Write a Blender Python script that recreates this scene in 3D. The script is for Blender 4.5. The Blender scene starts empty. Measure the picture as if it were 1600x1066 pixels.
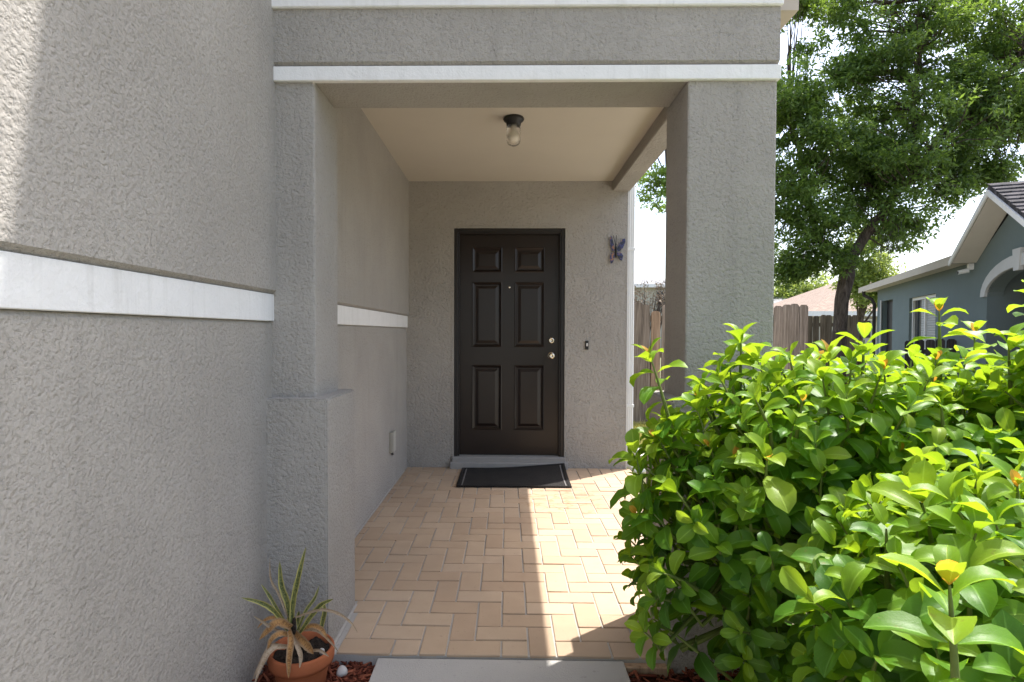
import bpy, bmesh, math, random
import numpy as np
from mathutils import Matrix, Vector, Quaternion

# ------------------------------------------------------------------ camera, sky, sun, exposure
SC = bpy.context.scene
COL = SC.collection
R = math.radians

PITCH, YAW, ROLL, EYE = -0.0233, -0.0166, -0.0033, 1.2178
FPX, CX, CY = 886.8557, 778.0976, 540.0533
def cam_rows():
    c, s = math.cos, math.sin
    A = Matrix(((c(YAW), -s(YAW), 0), (s(YAW), c(YAW), 0), (0, 0, 1)))
    B = Matrix(((1, 0, 0), (0, c(PITCH), s(PITCH)), (0, -s(PITCH), c(PITCH))))
    C = Matrix(((c(ROLL), 0, -s(ROLL)), (0, 1, 0), (s(ROLL), 0, c(ROLL))))
    return C @ B @ A
CR = cam_rows()
cam = bpy.data.cameras.new('camera')
cam.sensor_width = 36.0
cam.lens = FPX / 1600 * 36
cam.shift_x = (800 - CX) / 1600
cam.shift_y = (CY - 533) / 1600
cam.clip_start, cam.clip_end = 0.02, 3000
camo = bpy.data.objects.new('camera', cam)
COL.objects.link(camo)
right, fwd, up = CR[0], CR[1], CR[2]
camo.matrix_world = Matrix(((right.x, up.x, -fwd.x, 0), (right.y, up.y, -fwd.y, 0),
                            (right.z, up.z, -fwd.z, EYE), (0, 0, 0, 1)))
SC.camera = camo

SUN_EL = R(65.2)
SUN_AZ = math.atan2(0.804, 0.595)              # from +Y towards +X
SUN_DIR = Vector((math.sin(SUN_AZ) * math.cos(SUN_EL), math.cos(SUN_AZ) * math.cos(SUN_EL), math.sin(SUN_EL)))

world = bpy.data.worlds.new('World')
SC.world = world
world.use_nodes = True
wn = world.node_tree
wn.nodes.clear()
wo = wn.nodes.new('ShaderNodeOutputWorld')
bg = wn.nodes.new('ShaderNodeBackground')
sky = wn.nodes.new('ShaderNodeTexSky')
sky.sky_type = 'NISHITA'
sky.sun_disc = False
sky.sun_elevation = SUN_EL
sky.sun_rotation = SUN_AZ
sky.air_density = 1.0
sky.dust_density = 3.5
sky.ozone_density = 1.0
# thin bright haze veil over the whole sky, soft cloud structure
tc = wn.nodes.new('ShaderNodeTexCoord')
cn = wn.nodes.new('ShaderNodeTexNoise')
cn.inputs['Scale'].default_value = 2.2
cn.inputs['Detail'].default_value = 5
cr = wn.nodes.new('ShaderNodeValToRGB')
cr.color_ramp.elements[0].position = 0.35
cr.color_ramp.elements[0].color = (0.0, 0.0, 0.0, 1)
cr.color_ramp.elements[1].position = 0.7
cr.color_ramp.elements[1].color = (0.16, 0.16, 0.16, 1)
mx = wn.nodes.new('ShaderNodeMix')
mx.data_type = 'RGBA'
mx.inputs[7].default_value = (7.0, 7.1, 7.3, 1)
wn.links.new(tc.outputs['Generated'], cn.inputs['Vector'])
wn.links.new(cn.outputs['Fac'], cr.inputs['Fac'])
wn.links.new(cr.outputs['Color'], mx.inputs[0])
wn.links.new(sky.outputs['Color'], mx.inputs[6])
wn.links.new(mx.outputs[2], bg.inputs['Color'])
bg.inputs['Strength'].default_value = 0.15
wn.links.new(bg.outputs['Background'], wo.inputs['Surface'])

sl = bpy.data.lights.new('sun', 'SUN')
sl.energy = 3.1
sl.angle = R(0.53)
sl.color = (1.0, 0.965, 0.92)
sun = bpy.data.objects.new('sun', sl)
COL.objects.link(sun)
sun.rotation_euler = SUN_DIR.to_track_quat('Z', 'Y').to_euler()
sun.location = (6, 6, 14)

SC.render.engine = 'CYCLES'
SC.view_settings.view_transform = 'Standard'
SC.view_settings.look = 'None'
SC.view_settings.gamma = 1.0
SC.view_settings.use_curve_mapping = False
SC.view_settings.exposure = 1.47
SC.cycles.use_denoising = True
SC.cycles.max_bounces = 10
SC.cycles.diffuse_bounces = 6
SC.cycles.transmission_bounces = 8
SC.cycles.transparent_max_bounces = 8
SC.cycles.sample_clamp_indirect = 8

rnd = random.Random(7)
rng = np.random.default_rng(11)

# ------------------------------------------------------------------ helpers
def link(o):
    COL.objects.link(o)
    return o

def thing(name, loc, label, cat, group=None):
    o = link(bpy.data.objects.new(name, None))
    o.location = loc
    o.empty_display_size = 0.1
    o['label'] = label
    o['category'] = cat
    if group: o['group'] = group
    return o

def tag(o, label=None, cat=None, group=None, kind=None):
    if label: o['label'] = label
    if cat: o['category'] = cat
    if group: o['group'] = group
    if kind: o['kind'] = kind
    return o

def attach(o, parent):
    """parent o keeping mesh coordinates in world space"""
    if parent is not None:
        o.parent = parent
        if parent.type == 'EMPTY':
            o.matrix_parent_inverse = Matrix.Translation(-Vector(parent.location))
    return o

def obj(name, bm, mat, parent=None, smooth=False):
    me = bpy.data.meshes.new(name)
    if isinstance(bm, bmesh.types.BMesh):
        bm.normal_update()
        bm.to_mesh(me)
        bm.free()
    else:
        me.from_pydata(bm[0], [], bm[1])
    for m in (mat if isinstance(mat, (list, tuple)) else [mat]):
        me.materials.append(m)
    if smooth:
        me.polygons.foreach_set('use_smooth', [True] * len(me.polygons))
    me.update()
    return attach(link(bpy.data.objects.new(name, me)), parent)

def np_mesh(name, verts, faces, mat, parent=None, smooth=False, uv=None, midx=None):
    """verts (n,3), faces (m,k) numpy, one polygon size"""
    me = bpy.data.meshes.new(name)
    n, (m, k) = len(verts), faces.shape
    me.vertices.add(n)
    me.vertices.foreach_set('co', np.asarray(verts, np.float32).ravel())
    me.loops.add(m * k)
    me.loops.foreach_set('vertex_index', faces.astype(np.int32).ravel())
    me.polygons.add(m)
    me.polygons.foreach_set('loop_start', np.arange(0, m * k, k, dtype=np.int32))
    if uv is not None:
        l = me.uv_layers.new(name='UVMap')
        l.data.foreach_set('uv', np.asarray(uv, np.float32)[faces.ravel()].ravel())
    for mm in (mat if isinstance(mat, (list, tuple)) else [mat]):
        me.materials.append(mm)
    if midx is not None:
        me.polygons.foreach_set('material_index', np.asarray(midx, np.int32))
    if smooth:
        me.polygons.foreach_set('use_smooth', np.ones(m, bool))
    me.update(calc_edges=True)
    me.validate()
    return attach(link(bpy.data.objects.new(name, me)), parent)

def bx(bm, x0, x1, y0, y1, z0, z1, bev=0.0, seg=1):
    vs = [bm.verts.new(p) for p in ((x0, y0, z0), (x1, y0, z0), (x1, y1, z0), (x0, y1, z0),
                                    (x0, y0, z1), (x1, y0, z1), (x1, y1, z1), (x0, y1, z1))]
    fs = [bm.faces.new([vs[i] for i in f]) for f in
          ((0, 3, 2, 1), (4, 5, 6, 7), (0, 1, 5, 4), (1, 2, 6, 5), (2, 3, 7, 6), (3, 0, 4, 7))]
    if bev:
        es = list({e for f in fs for e in f.edges})
        bmesh.ops.bevel(bm, geom=es, offset=bev, segments=seg, profile=0.5, affect='EDGES')
    return bm

def box(x0, x1, y0, y1, z0, z1, bev=0.0, seg=1):
    return bx(bmesh.new(), x0, x1, y0, y1, z0, z1, bev, seg)

def tube(bm, pts, rad, n=8, cap=True):
    """tapered tube through pts (list of Vector) with radii list"""
    pts = [Vector(p) for p in pts]
    if not hasattr(rad, '__len__'): rad = [rad] * len(pts)
    rings = []
    prev = None
    for i, p in enumerate(pts):
        a = pts[max(i - 1, 0)]; b = pts[min(i + 1, len(pts) - 1)]
        t = (b - a).normalized()
        if prev is None:
            ref = Vector((0, 0, 1)) if abs(t.z) < 0.9 else Vector((1, 0, 0))
            u = t.cross(ref).normalized()
        else:
            u = (prev - t * prev.dot(t)).normalized()
        prev = u
        v = t.cross(u)
        rings.append([bm.verts.new(p + (u * math.cos(2 * math.pi * k / n) + v * math.sin(2 * math.pi * k / n)) * rad[i]) for k in range(n)])
    for r0, r1 in zip(rings, rings[1:]):
        for k in range(n):
            bm.faces.new((r0[k], r0[(k + 1) % n], r1[(k + 1) % n], r1[k]))
    if cap:
        bm.faces.new(list(reversed(rings[0])))
        bm.faces.new(rings[-1])
    return bm

def lathe(prof, n=32, c=(0, 0, 0), axis='Z'):
    bm = bmesh.new()
    rings = []
    for r, h in prof:
        ring = []
        for k in range(n):
            a = 2 * math.pi * k / n
            if axis == 'Z': p = (c[0] + r * math.cos(a), c[1] + r * math.sin(a), c[2] + h)
            else: p = (c[0] + r * math.cos(a), c[1] - h, c[2] + r * math.sin(a))     # axis towards -Y
            ring.append(bm.verts.new(p))
        rings.append(ring)
    for r0, r1 in zip(rings, rings[1:]):
        for k in range(n):
            bm.faces.new((r0[k], r0[(k + 1) % n], r1[(k + 1) % n], r1[k]))
    if prof[0][0] > 1e-5: bm.faces.new(list(reversed(rings[0])))
    if prof[-1][0] > 1e-5: bm.faces.new(rings[-1])
    bmesh.ops.remove_doubles(bm, verts=bm.verts, dist=1e-5)
    bmesh.ops.recalc_face_normals(bm, faces=bm.faces)
    return bm

def prism(poly, lo, hi, axis='Y', bm=None):
    """extrude a 2-D polygon: axis 'Y' -> poly is (x,z); axis 'X' -> poly is (y,z)"""
    bm = bm or bmesh.new()
    def P(a, b, t): return (a, t, b) if axis == 'Y' else ((t, a, b) if axis == 'X' else (a, b, t))
    v0 = [bm.verts.new(P(a, b, lo)) for a, b in poly]
    v1 = [bm.verts.new(P(a, b, hi)) for a, b in poly]
    n = len(poly)
    bm.faces.new(v0); bm.faces.new(list(reversed(v1)))
    for i in range(n):
        bm.faces.new((v0[i], v1[i], v1[(i + 1) % n], v0[(i + 1) % n]))
    bmesh.ops.recalc_face_normals(bm, faces=bm.faces)
    return bm

# ------------------------------------------------------------------ materials
class NT:
    def __init__(s, name):
        s.m = bpy.data.materials.new(name)
        s.m.use_nodes = True
        s.t = s.m.node_tree
        s.t.nodes.clear()
        s.out = s.t.nodes.new('ShaderNodeOutputMaterial')
    def n(s, typ, **kw):
        nd = s.t.nodes.new('ShaderNode' + typ)
        for k, v in kw.items():
            if k in nd.inputs.keys() if hasattr(nd.inputs, 'keys') else False:
                nd.inputs[k].default_value = v
            else:
                setattr(nd, k, v)
        return nd
    def l(s, a, b): s.t.links.new(a, b)
    def val(s, sock, v):
        if hasattr(v, 'is_output') or isinstance(v, bpy.types.NodeSocket): s.l(v, sock)
        else: sock.default_value = v
    def math(s, op, a, b=0.0, clamp=False):
        nd = s.t.nodes.new('ShaderNodeMath'); nd.operation = op; nd.use_clamp = clamp
        s.val(nd.inputs[0], a); s.val(nd.inputs[1], b)
        return nd.outputs[0]
    def mix(s, f, a, b, blend='MIX'):
        nd = s.t.nodes.new('ShaderNodeMix'); nd.data_type = 'RGBA'; nd.blend_type = blend
        s.val(nd.inputs[0], f)
        for i, v in ((6, a), (7, b)):
            s.val(nd.inputs[i], v if not isinstance(v, tuple) else (*v[:3], 1))
        return nd.outputs[2]
    def coord(s, which='Object'):
        return s.t.nodes.new('ShaderNodeTexCoord').outputs[which]
    def pos(s):
        return s.t.nodes.new('ShaderNodeNewGeometry').outputs['Position']
    def noise(s, vec, scale, detail=3, rough=0.55, dist=0.0):
        nd = s.t.nodes.new('ShaderNodeTexNoise')
        nd.inputs['Scale'].default_value = scale; nd.inputs['Detail'].default_value = detail
        nd.inputs['Roughness'].default_value = rough; nd.inputs['Distortion'].default_value = dist
        s.l(vec, nd.inputs['Vector'])
        return nd.outputs['Fac']
    def vor(s, vec, scale, feature='F1', out='Distance'):
        nd = s.t.nodes.new('ShaderNodeTexVoronoi'); nd.feature = feature
        nd.inputs['Scale'].default_value = scale
        s.l(vec, nd.inputs['Vector'])
        return nd.outputs[out]
    def ramp(s, f, stops):
        nd = s.t.nodes.new('ShaderNodeValToRGB')
        el = nd.color_ramp.elements
        while len(el) < len(stops): el.new(0.5)
        for e, (p, c) in zip(el, stops):
            e.position = p
            e.color = (c, c, c, 1) if not isinstance(c, tuple) else (*c[:3], 1)
        s.l(f, nd.inputs[0])
        return nd.outputs[0]
    def mapping(s, vec, scale=(1, 1, 1), loc=(0, 0, 0), rot=(0, 0, 0)):
        nd = s.t.nodes.new('ShaderNodeMapping')
        nd.inputs['Scale'].default_value = scale; nd.inputs['Location'].default_value = loc
        nd.inputs['Rotation'].default_value = rot
        s.l(vec, nd.inputs['Vector'])
        return nd.outputs[0]
    def bump(s, h, strength, dist, normal=None):
        nd = s.t.nodes.new('ShaderNodeBump')
        nd.inputs['Strength'].default_value = strength; nd.inputs['Distance'].default_value = dist
        s.l(h, nd.inputs['Height'])
        if normal is not None: s.l(normal, nd.inputs['Normal'])
        return nd.outputs[0]
    def bsdf(s, color, rough=0.7, normal=None, spec=0.4, metal=0.0, **kw):
        nd = s.t.nodes.new('ShaderNodeBsdfPrincipled')
        s.val(nd.inputs['Base Color'], color if not isinstance(color, tuple) else (*color[:3], 1))
        s.val(nd.inputs['Roughness'], rough)
        nd.inputs['Specular IOR Level'].default_value = spec
        nd.inputs['Metallic'].default_value = metal
        for k, v in kw.items():
            nd.inputs[k].default_value = v
        if normal is not None: s.l(normal, nd.inputs['Normal'])
        return nd.outputs[0]
    def done(s, sh):
        s.l(sh, s.out.inputs['Surface'])
        return s.m

def mat_plain(name, col, rough=0.6, spec=0.4, metal=0.0, var=0.12, nscale=6, bump=0.0, bscale=200, bdist=0.002, **kw):
    t = NT(name)
    p = t.coord()
    nz = t.noise(p, nscale, 4)
    c = t.mix(nz, tuple(v * (1 - var) for v in col), tuple(min(1, v * (1 + var)) for v in col))
    nrm = t.bump(t.noise(p, bscale, 3), bump, bdist) if bump else None
    return t.done(t.bsdf(c, rough, nrm, spec, metal, **kw))

def mat_stucco(name, col, relief=1.0, scale=1.0):
    t = NT(name)
    p = t.coord()
    warp = t.t.nodes.new('ShaderNodeTexNoise')
    warp.inputs['Scale'].default_value = 22 * scale
    t.l(p, warp.inputs['Vector'])
    vm = t.t.nodes.new('ShaderNodeVectorMath'); vm.operation = 'MULTIPLY_ADD'
    t.l(warp.outputs['Color'], vm.inputs[0]); vm.inputs[1].default_value = (0.006, 0.006, 0.006)
    t.l(p, vm.inputs[2])
    q = vm.outputs[0]
    # knock-down plaster: flattened islands with ragged edges, fine sand on top
    isl = t.noise(q, 52 * scale, 4, 0.62)
    isl = t.ramp(isl, [(0.33, 0.0), (0.46, 0.72), (0.56, 0.95), (0.75, 1.0)])
    big = t.noise(q, 26 * scale, 2, 0.5)
    crk = t.vor(q, 75 * scale, 'F1')
    crk = t.ramp(crk, [(0.15, 1.0), (0.6, 0.0)])
    fine = t.noise(p, 260 * scale, 2, 0.6)
    h = t.math('ADD', t.math('MULTIPLY', isl, 0.62), t.math('MULTIPLY', big, 0.45))
    h = t.math('ADD', h, t.math('MULTIPLY', crk, 0.16))
    h = t.math('ADD', h, t.math('MULTIPLY', fine, 0.14))
    nrm = t.bump(h, 1.0 * relief, 0.0085)
    mott = t.noise(p, 1.7, 5, 0.65)
    c = t.mix(t.ramp(mott, [(0.3, 0.0), (0.7, 1.0)]), tuple(v * 0.90 for v in col), tuple(v * 1.08 for v in col))
    run = t.noise(t.mapping(p, (9, 9, 0.5)), 1.0, 5, 0.7)
    c = t.mix(t.math('MULTIPLY', t.ramp(run, [(0.56, 0.0), (0.72, 1.0)]), 0.22), c, tuple(v * 0.62 for v in col))
    # shade of plaster pits painted as dark specks; splash dirt close to the ground
    pit_shade = t.ramp(t.noise(q, 70 * scale, 2), [(0.29, 1.0), (0.37, 0.0)])
    c = t.mix(t.math('MULTIPLY', pit_shade, 0.45), c, tuple(v * 0.45 for v in col))
    sz = t.t.nodes.new('ShaderNodeSeparateXYZ'); t.l(p, sz.inputs[0])
    low = t.ramp(sz.outputs['Z'], [(0.0, 1.0), (0.42, 0.0)])
    spl = t.ramp(t.noise(p, 95, 3), [(0.52, 0.0), (0.64, 1.0)])
    c = t.mix(t.math('MULTIPLY', t.math('MULTIPLY', low, spl), 0.45), c, (0.17, 0.15, 0.13))
    return t.done(t.bsdf(c, 0.78, nrm, 0.3))

STUCCO_C = (0.362, 0.336, 0.300)
M = {}
M['stucco'] = mat_stucco('stucco_paint', STUCCO_C, 0.64, 1.55)
M['stucco_fine'] = mat_stucco('stucco_paint_fine', STUCCO_C, 0.9, 0.95)
M['ceiling'] = mat_plain('ceiling_paint', (0.52, 0.47, 0.395), 0.8, 0.2, var=0.05, nscale=2.5, bump=0.25, bscale=130, bdist=0.002)
def mat_trim():
    t = NT('white_trim_paint')
    p = t.coord()
    c = t.mix(t.noise(p, 11, 5, 0.65), (0.70, 0.69, 0.67), (0.82, 0.81, 0.79))
    run = t.noise(t.mapping(p, (22, 22, 1.5)), 1.0, 5, 0.7)
    c = t.mix(t.math('MULTIPLY', t.ramp(run, [(0.52, 0.0), (0.70, 1.0)]), 0.30), c, (0.46, 0.44, 0.40))
    sp = t.ramp(t.noise(p, 48, 3), [(0.70, 0.0), (0.76, 1.0)])
    c = t.mix(t.math('MULTIPLY', sp, 0.3), c, (0.30, 0.28, 0.25))
    h = t.math('ADD', t.noise(p, 42, 3, 0.6), t.math('MULTIPLY', t.noise(p, 150, 2), 0.4))
    return t.done(t.bsdf(c, 0.6, t.bump(h, 0.5, 0.005), 0.35))
M['trim'] = mat_trim()
M['white_metal'] = mat_plain('white_enamel', (0.78, 0.78, 0.76), 0.4, 0.5, var=0.05)
M['black_door'] = mat_plain('black_brown_door_paint', (0.015, 0.0092, 0.0072), 0.30, 0.4, var=0.15, nscale=3, bump=0.06, bscale=90, bdist=0.001)
M['black_frame'] = mat_plain('dark_frame_paint', (0.014, 0.011, 0.010), 0.42, 0.45, var=0.15)
M['brass'] = mat_plain('satin_nickel', (0.72, 0.64, 0.50), 0.25, 0.5, 1.0, var=0.05)
M['black'] = mat_plain('black_metal', (0.012, 0.011, 0.010), 0.45, 0.4)
M['concrete_sill'] = mat_plain('grey_sill_paint', (0.30, 0.285, 0.265), 0.75, 0.3, var=0.15, nscale=14, bump=0.2, bscale=120)

def mat_brick():
    t = NT('tan_paver')
    p = t.pos()
    oi = t.t.nodes.new('ShaderNodeObjectInfo')
    base = t.ramp(oi.outputs['Random'], [(0.0, (0.465, 0.335, 0.225)), (0.5, (0.50, 0.37, 0.25)), (1.0, (0.53, 0.40, 0.28))])
    mott = t.noise(p, 9, 5, 0.65)
    c = t.mix(mott, base, t.mix(1.0, base, (0.80, 0.78, 0.76), 'MULTIPLY'))
    sp = t.ramp(t.noise(p, 55, 3), [(0.66, 0.0), (0.74, 1.0)])
    c = t.mix(t.math('MULTIPLY', sp, 0.4), c, (0.20, 0.14, 0.10))
    # brown run-off stains left beside the mat
    sx = t.t.nodes.new('ShaderNodeSeparateXYZ'); t.l(p, sx.inputs[0])
    d = t.math('ADD', t.math('POWER', t.math('MULTIPLY', t.math('SUBTRACT', sx.outputs['X'], 0.42), 2.6), 2.0),
               t.math('POWER', t.math('MULTIPLY', t.math('SUBTRACT', sx.outputs['Y'], 4.12), 2.2), 2.0))
    near = t.ramp(d, [(0.3, 1.0), (1.0, 0.0)])
    rid = t.math('ABSOLUTE', t.math('SUBTRACT', t.noise(p, 5.5, 3, 0.5), 0.5))
    rid = t.ramp(rid, [(0.0, 1.0), (0.035, 0.0)])
    c = t.mix(t.math('MULTIPLY', t.math('MULTIPLY', near, rid), 0.55), c, (0.30, 0.17, 0.055))
    ds = t.ramp(t.noise(p, 1.3, 3), [(0.45, 0.0), (0.7, 1.0)])
    c = t.mix(t.math('MULTIPLY', ds, 0.34), c, (0.30, 0.22, 0.16))
    nrm = t.bump(t.noise(p, 180, 3), 0.22, 0.0015)
    ro = t.math('MULTIPLY_ADD', mott, 0.25)
    return t.done(t.bsdf(c, 0.62, nrm, 0.35))
M['brick'] = mat_brick()

def mat_concrete(name, a, b, speck=True):
    t = NT(name)
    p = t.pos()
    c = t.mix(t.noise(p, 2.2, 6, 0.65), a, b)
    v = t.vor(p, 120, 'F1')
    peb = t.ramp(v, [(0.10, 1.0), (0.32, 0.0)])
    pc = t.mix(t.noise(p, 37, 2), (0.62, 0.60, 0.56), (0.22, 0.20, 0.18))
    if speck: c = t.mix(t.math('MULTIPLY', peb, 0.45), c, pc)
    crk = t.ramp(t.noise(p, 30, 4), [(0.64, 0.0), (0.72, 1.0)])
    c = t.mix(t.math('MULTIPLY', crk, 0.3), c, (0.12, 0.11, 0.10))
    h = t.math('ADD', t.noise(p, 200, 3), t.math('MULTIPLY', peb, 0.6))
    return t.done(t.bsdf(c, 0.85, t.bump(h, 0.5, 0.003), 0.25))
M['concrete'] = mat_concrete('aggregate_concrete', (0.34, 0.325, 0.30), (0.45, 0.43, 0.395))
M['grout'] = mat_concrete('grey_grout', (0.33, 0.31, 0.28), (0.44, 0.415, 0.375), False)
M['bounce'] = mat_concrete('bounce_concrete', (0.50, 0.47, 0.42), (0.58, 0.55, 0.50), False)

def mat_ground():
    t = NT('lawn_soil')
    p = t.pos()
    c = t.mix(t.noise(p, 3, 6, 0.7), (0.09, 0.095, 0.045), (0.19, 0.175, 0.11))
    return t.done(t.bsdf(c, 0.95, t.bump(t.noise(p, 60, 4), 0.6, 0.02), 0.1))
M['lawn'] = mat_ground()

def mat_island(name, stops, rough=0.85, spec=0.2, bump=0.3, bscale=80, trans=None):
    t = NT(name)
    g = t.t.nodes.new('ShaderNodeNewGeometry')
    c = t.ramp(g.outputs['Random Per Island'], stops)
    p = t.coord()
    c = t.mix(0.25, c, t.mix(t.noise(p, 25, 3), (0, 0, 0), (1, 1, 1)), 'OVERLAY')
    nrm = t.bump(t.noise(p, bscale, 3), bump, 0.002)
    sh = t.bsdf(c, rough, nrm, spec)
    if trans:
        tr = t.t.nodes.new('ShaderNodeBsdfTranslucent')
        t.l(t.mix(1.0, c, (*trans, 1), 'MULTIPLY'), tr.inputs['Color'])
        ad = t.t.nodes.new('ShaderNodeAddShader')
        t.l(sh, ad.inputs[0]); t.l(tr.outputs[0], ad.inputs[1])
        sh = ad.outputs[0]
    return t.done(sh)
M['mulch'] = mat_island('red_mulch', [(0.0, (0.055, 0.014, 0.008)), (0.5, (0.14, 0.035, 0.018)), (1.0, (0.26, 0.085, 0.045))])
M['mulch_bed'] = mat_plain('mulch_soil', (0.05, 0.02, 0.013), 0.95, 0.1, var=0.4, nscale=40, bump=0.8, bscale=90, bdist=0.02)
M['grass'] = mat_island('grass_blades', [(0.0, (0.12, 0.15, 0.03)), (0.5, (0.26, 0.26, 0.075)), (1.0, (0.42, 0.36, 0.15))], trans=(0.5, 0.5, 0.3))

def mat_leaf(name, cols, tcol, tmul, rough=0.42, spec=0.32):
    """waxy leaf: glossy reflection + light passing through, pale midrib, per-leaf tone"""
    t = NT(name)
    g = t.t.nodes.new('ShaderNodeNewGeometry')
    oi = t.t.nodes.new('ShaderNodeObjectInfo')
    r = t.math('FRACT', t.math('ADD', g.outputs['Random Per Island'], oi.outputs['Random']))
    c = t.ramp(r, [(0.0, cols[0]), (0.55, cols[1]), (1.0, cols[2])])
    uvn = t.t.nodes.new('ShaderNodeUVMap')
    s = t.t.nodes.new('ShaderNodeSeparateXYZ'); t.l(uvn.outputs[0], s.inputs[0])
    av = t.math('ABSOLUTE', t.math('SUBTRACT', s.outputs['Y'], 0.5))
    rib = t.ramp(av, [(0.012, 1.0), (0.045, 0.0)])
    ph = t.math('SUBTRACT', t.math('MULTIPLY', s.outputs['X'], 8.0), t.math('MULTIPLY', av, 5.0))
    side = t.math('ABSOLUTE', t.math('SUBTRACT', t.math('FRACT', ph), 0.5))
    side = t.ramp(side, [(0.0, 1.0), (0.07, 0.0)])
    vein = t.math('MAXIMUM', t.math('MULTIPLY', rib, 0.6), t.math('MULTIPLY', side, 0.14))
    pale = tuple(min(1.0, v * 1.7 + 0.05) for v in cols[2])
    c2 = t.mix(vein, c, pale)
    p = t.coord()
    mo = t.noise(p, 45, 3)
    c2 = t.mix(0.2, c2, t.mix(mo, (0.25, 0.25, 0.25), (0.75, 0.75, 0.75)), 'OVERLAY')
    spot = t.math('MULTIPLY', t.ramp(t.noise(t.pos(), 62, 2), [(0.69, 0.0), (0.73, 1.0)]), 0.55)
    c2 = t.mix(spot, c2, (0.16, 0.12, 0.03))
    hh = t.math('ADD', t.math('MULTIPLY', vein, -0.6), t.math('MULTIPLY', mo, 0.5))
    nrm = t.bump(hh, 0.35, 0.0015)
    sh = t.bsdf(c2, rough, nrm, spec)
    tr = t.t.nodes.new('ShaderNodeBsdfTranslucent')
    tc_ = t.mix(vein, tcol, tuple(min(1, v * 1.15) for v in tcol))
    t.l(t.mix(1.0, tc_, t.mix(r, (0.75, 0.8, 0.7), (1.1, 1.05, 1.0)), 'MULTIPLY'), tr.inputs['Color'])
    t.l(nrm, tr.inputs['Normal'])
    ms = t.t.nodes.new('ShaderNodeMixShader'); ms.inputs[0].default_value = tmul
    t.l(sh, ms.inputs[1]); t.l(tr.outputs[0], ms.inputs[2])
    return t.done(ms.outputs[0])
LEAF = [
    mat_leaf('leaf_young', [(0.15, 0.28, 0.02), (0.19, 0.32, 0.022), (0.25, 0.35, 0.028)], (0.43, 0.60, 0.03), 0.46),
    mat_leaf('leaf_light', [(0.10, 0.23, 0.014), (0.15, 0.29, 0.018), (0.21, 0.34, 0.024)], (0.44, 0.63, 0.025), 0.46),
    mat_leaf('leaf_mature', [(0.050, 0.145, 0.012), (0.070, 0.18, 0.015), (0.10, 0.22, 0.018)], (0.40, 0.66, 0.02), 0.42),
    mat_leaf('leaf_old', [(0.034, 0.105, 0.011), (0.048, 0.135, 0.013), (0.066, 0.165, 0.015)], (0.26, 0.48, 0.015), 0.33),
    mat_leaf('leaf_orange', [(0.50, 0.26, 0.03), (0.58, 0.30, 0.04), (0.62, 0.38, 0.05)], (0.85, 0.45, 0.05), 0.50),
]
M['stem'] = mat_plain('green_brown_stem', (0.13, 0.17, 0.04), 0.7, 0.3, var=0.4, nscale=20)
M['bark'] = None
def mat_bark():
    t = NT('oak_bark')
    p = t.coord()
    q = t.mapping(p, (9, 9, 2.2))
    n1 = t.noise(q, 2.2, 6, 0.7, 0.6)
    c = t.ramp(n1, [(0.3, (0.035, 0.026, 0.020)), (0.55, (0.13, 0.10, 0.075)), (0.8, (0.27, 0.225, 0.18))])
    return t.done(t.bsdf(c, 0.9, t.bump(n1, 1.0, 0.05), 0.15))
M['bark'] = mat_bark()
def mat_treeleaf(name, stops, tcol, tm):
    t = NT(name)
    g = t.t.nodes.new('ShaderNodeNewGeometry')
    p = t.coord()
    r = g.outputs['Random Per Island']
    cl = t.noise(p, 0.9, 3)
    f = t.math('ADD', t.math('MULTIPLY', r, 0.6), t.math('MULTIPLY', t.math('SUBTRACT', cl, 0.3), 0.8), True)
    c = t.ramp(f, stops)
    sh = t.bsdf(c, 0.45, None, 0.4)
    tr = t.t.nodes.new('ShaderNodeBsdfTranslucent')
    t.l(t.mix(f, tuple(v * 0.7 for v in tcol), tuple(v * 1.2 for v in tcol)), tr.inputs['Color'])
    ms = t.t.nodes.new('ShaderNodeMixShader'); ms.inputs[0].default_value = tm
    t.l(sh, ms.inputs[1]); t.l(tr.outputs[0], ms.inputs[2])
    return t.done(ms.outputs[0])
M['oak_leaf'] = mat_treeleaf('oak_leaves', [(0.0, (0.030, 0.060, 0.016)), (0.5, (0.078, 0.135, 0.032)), (1.0, (0.18, 0.26, 0.06))], (0.32, 0.48, 0.06), 0.40)
M['pale_leaf'] = mat_treeleaf('pale_tree_leaves', [(0.0, (0.09, 0.14, 0.03)), (0.5, (0.16, 0.22, 0.05)), (1.0, (0.26, 0.32, 0.08))], (0.45, 0.55, 0.10), 0.42)
M['dry_leaf'] = mat_treeleaf('dry_leaves', [(0.0, (0.16, 0.11, 0.07)), (0.5, (0.30, 0.23, 0.16)), (1.0, (0.42, 0.34, 0.25))], (0.4, 0.3, 0.2), 0.25)

def mat_wood(name, a, b, c3):
    t = NT(name)
    oi = t.t.nodes.new('ShaderNodeObjectInfo')
    p = t.coord()
    q = t.mapping(p, (26, 26, 1.3))
    ad = t.t.nodes.new('ShaderNodeVectorMath'); ad.operation = 'ADD'
    t.l(q, ad.inputs[0])
    cb = t.t.nodes.new('ShaderNodeCombineXYZ')
    t.l(t.math('MULTIPLY', oi.outputs['Random'], 40.0), cb.inputs[0]); t.l(t.math('MULTIPLY', oi.outputs['Random'], 17.0), cb.inputs[2])
    t.l(cb.outputs[0], ad.inputs[1])
    gr = t.noise(ad.outputs[0], 1.6, 5, 0.65, 0.4)
    c = t.ramp(gr, [(0.3, a), (0.55, b), (0.78, c3)])
    c = t.mix(0.5, c, t.mix(oi.outputs['Random'], (0.32, 0.31, 0.30), (0.66, 0.64, 0.62)), 'OVERLAY')
    return t.done(t.bsdf(c, 0.88, t.bump(gr, 0.6, 0.006), 0.15))
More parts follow.
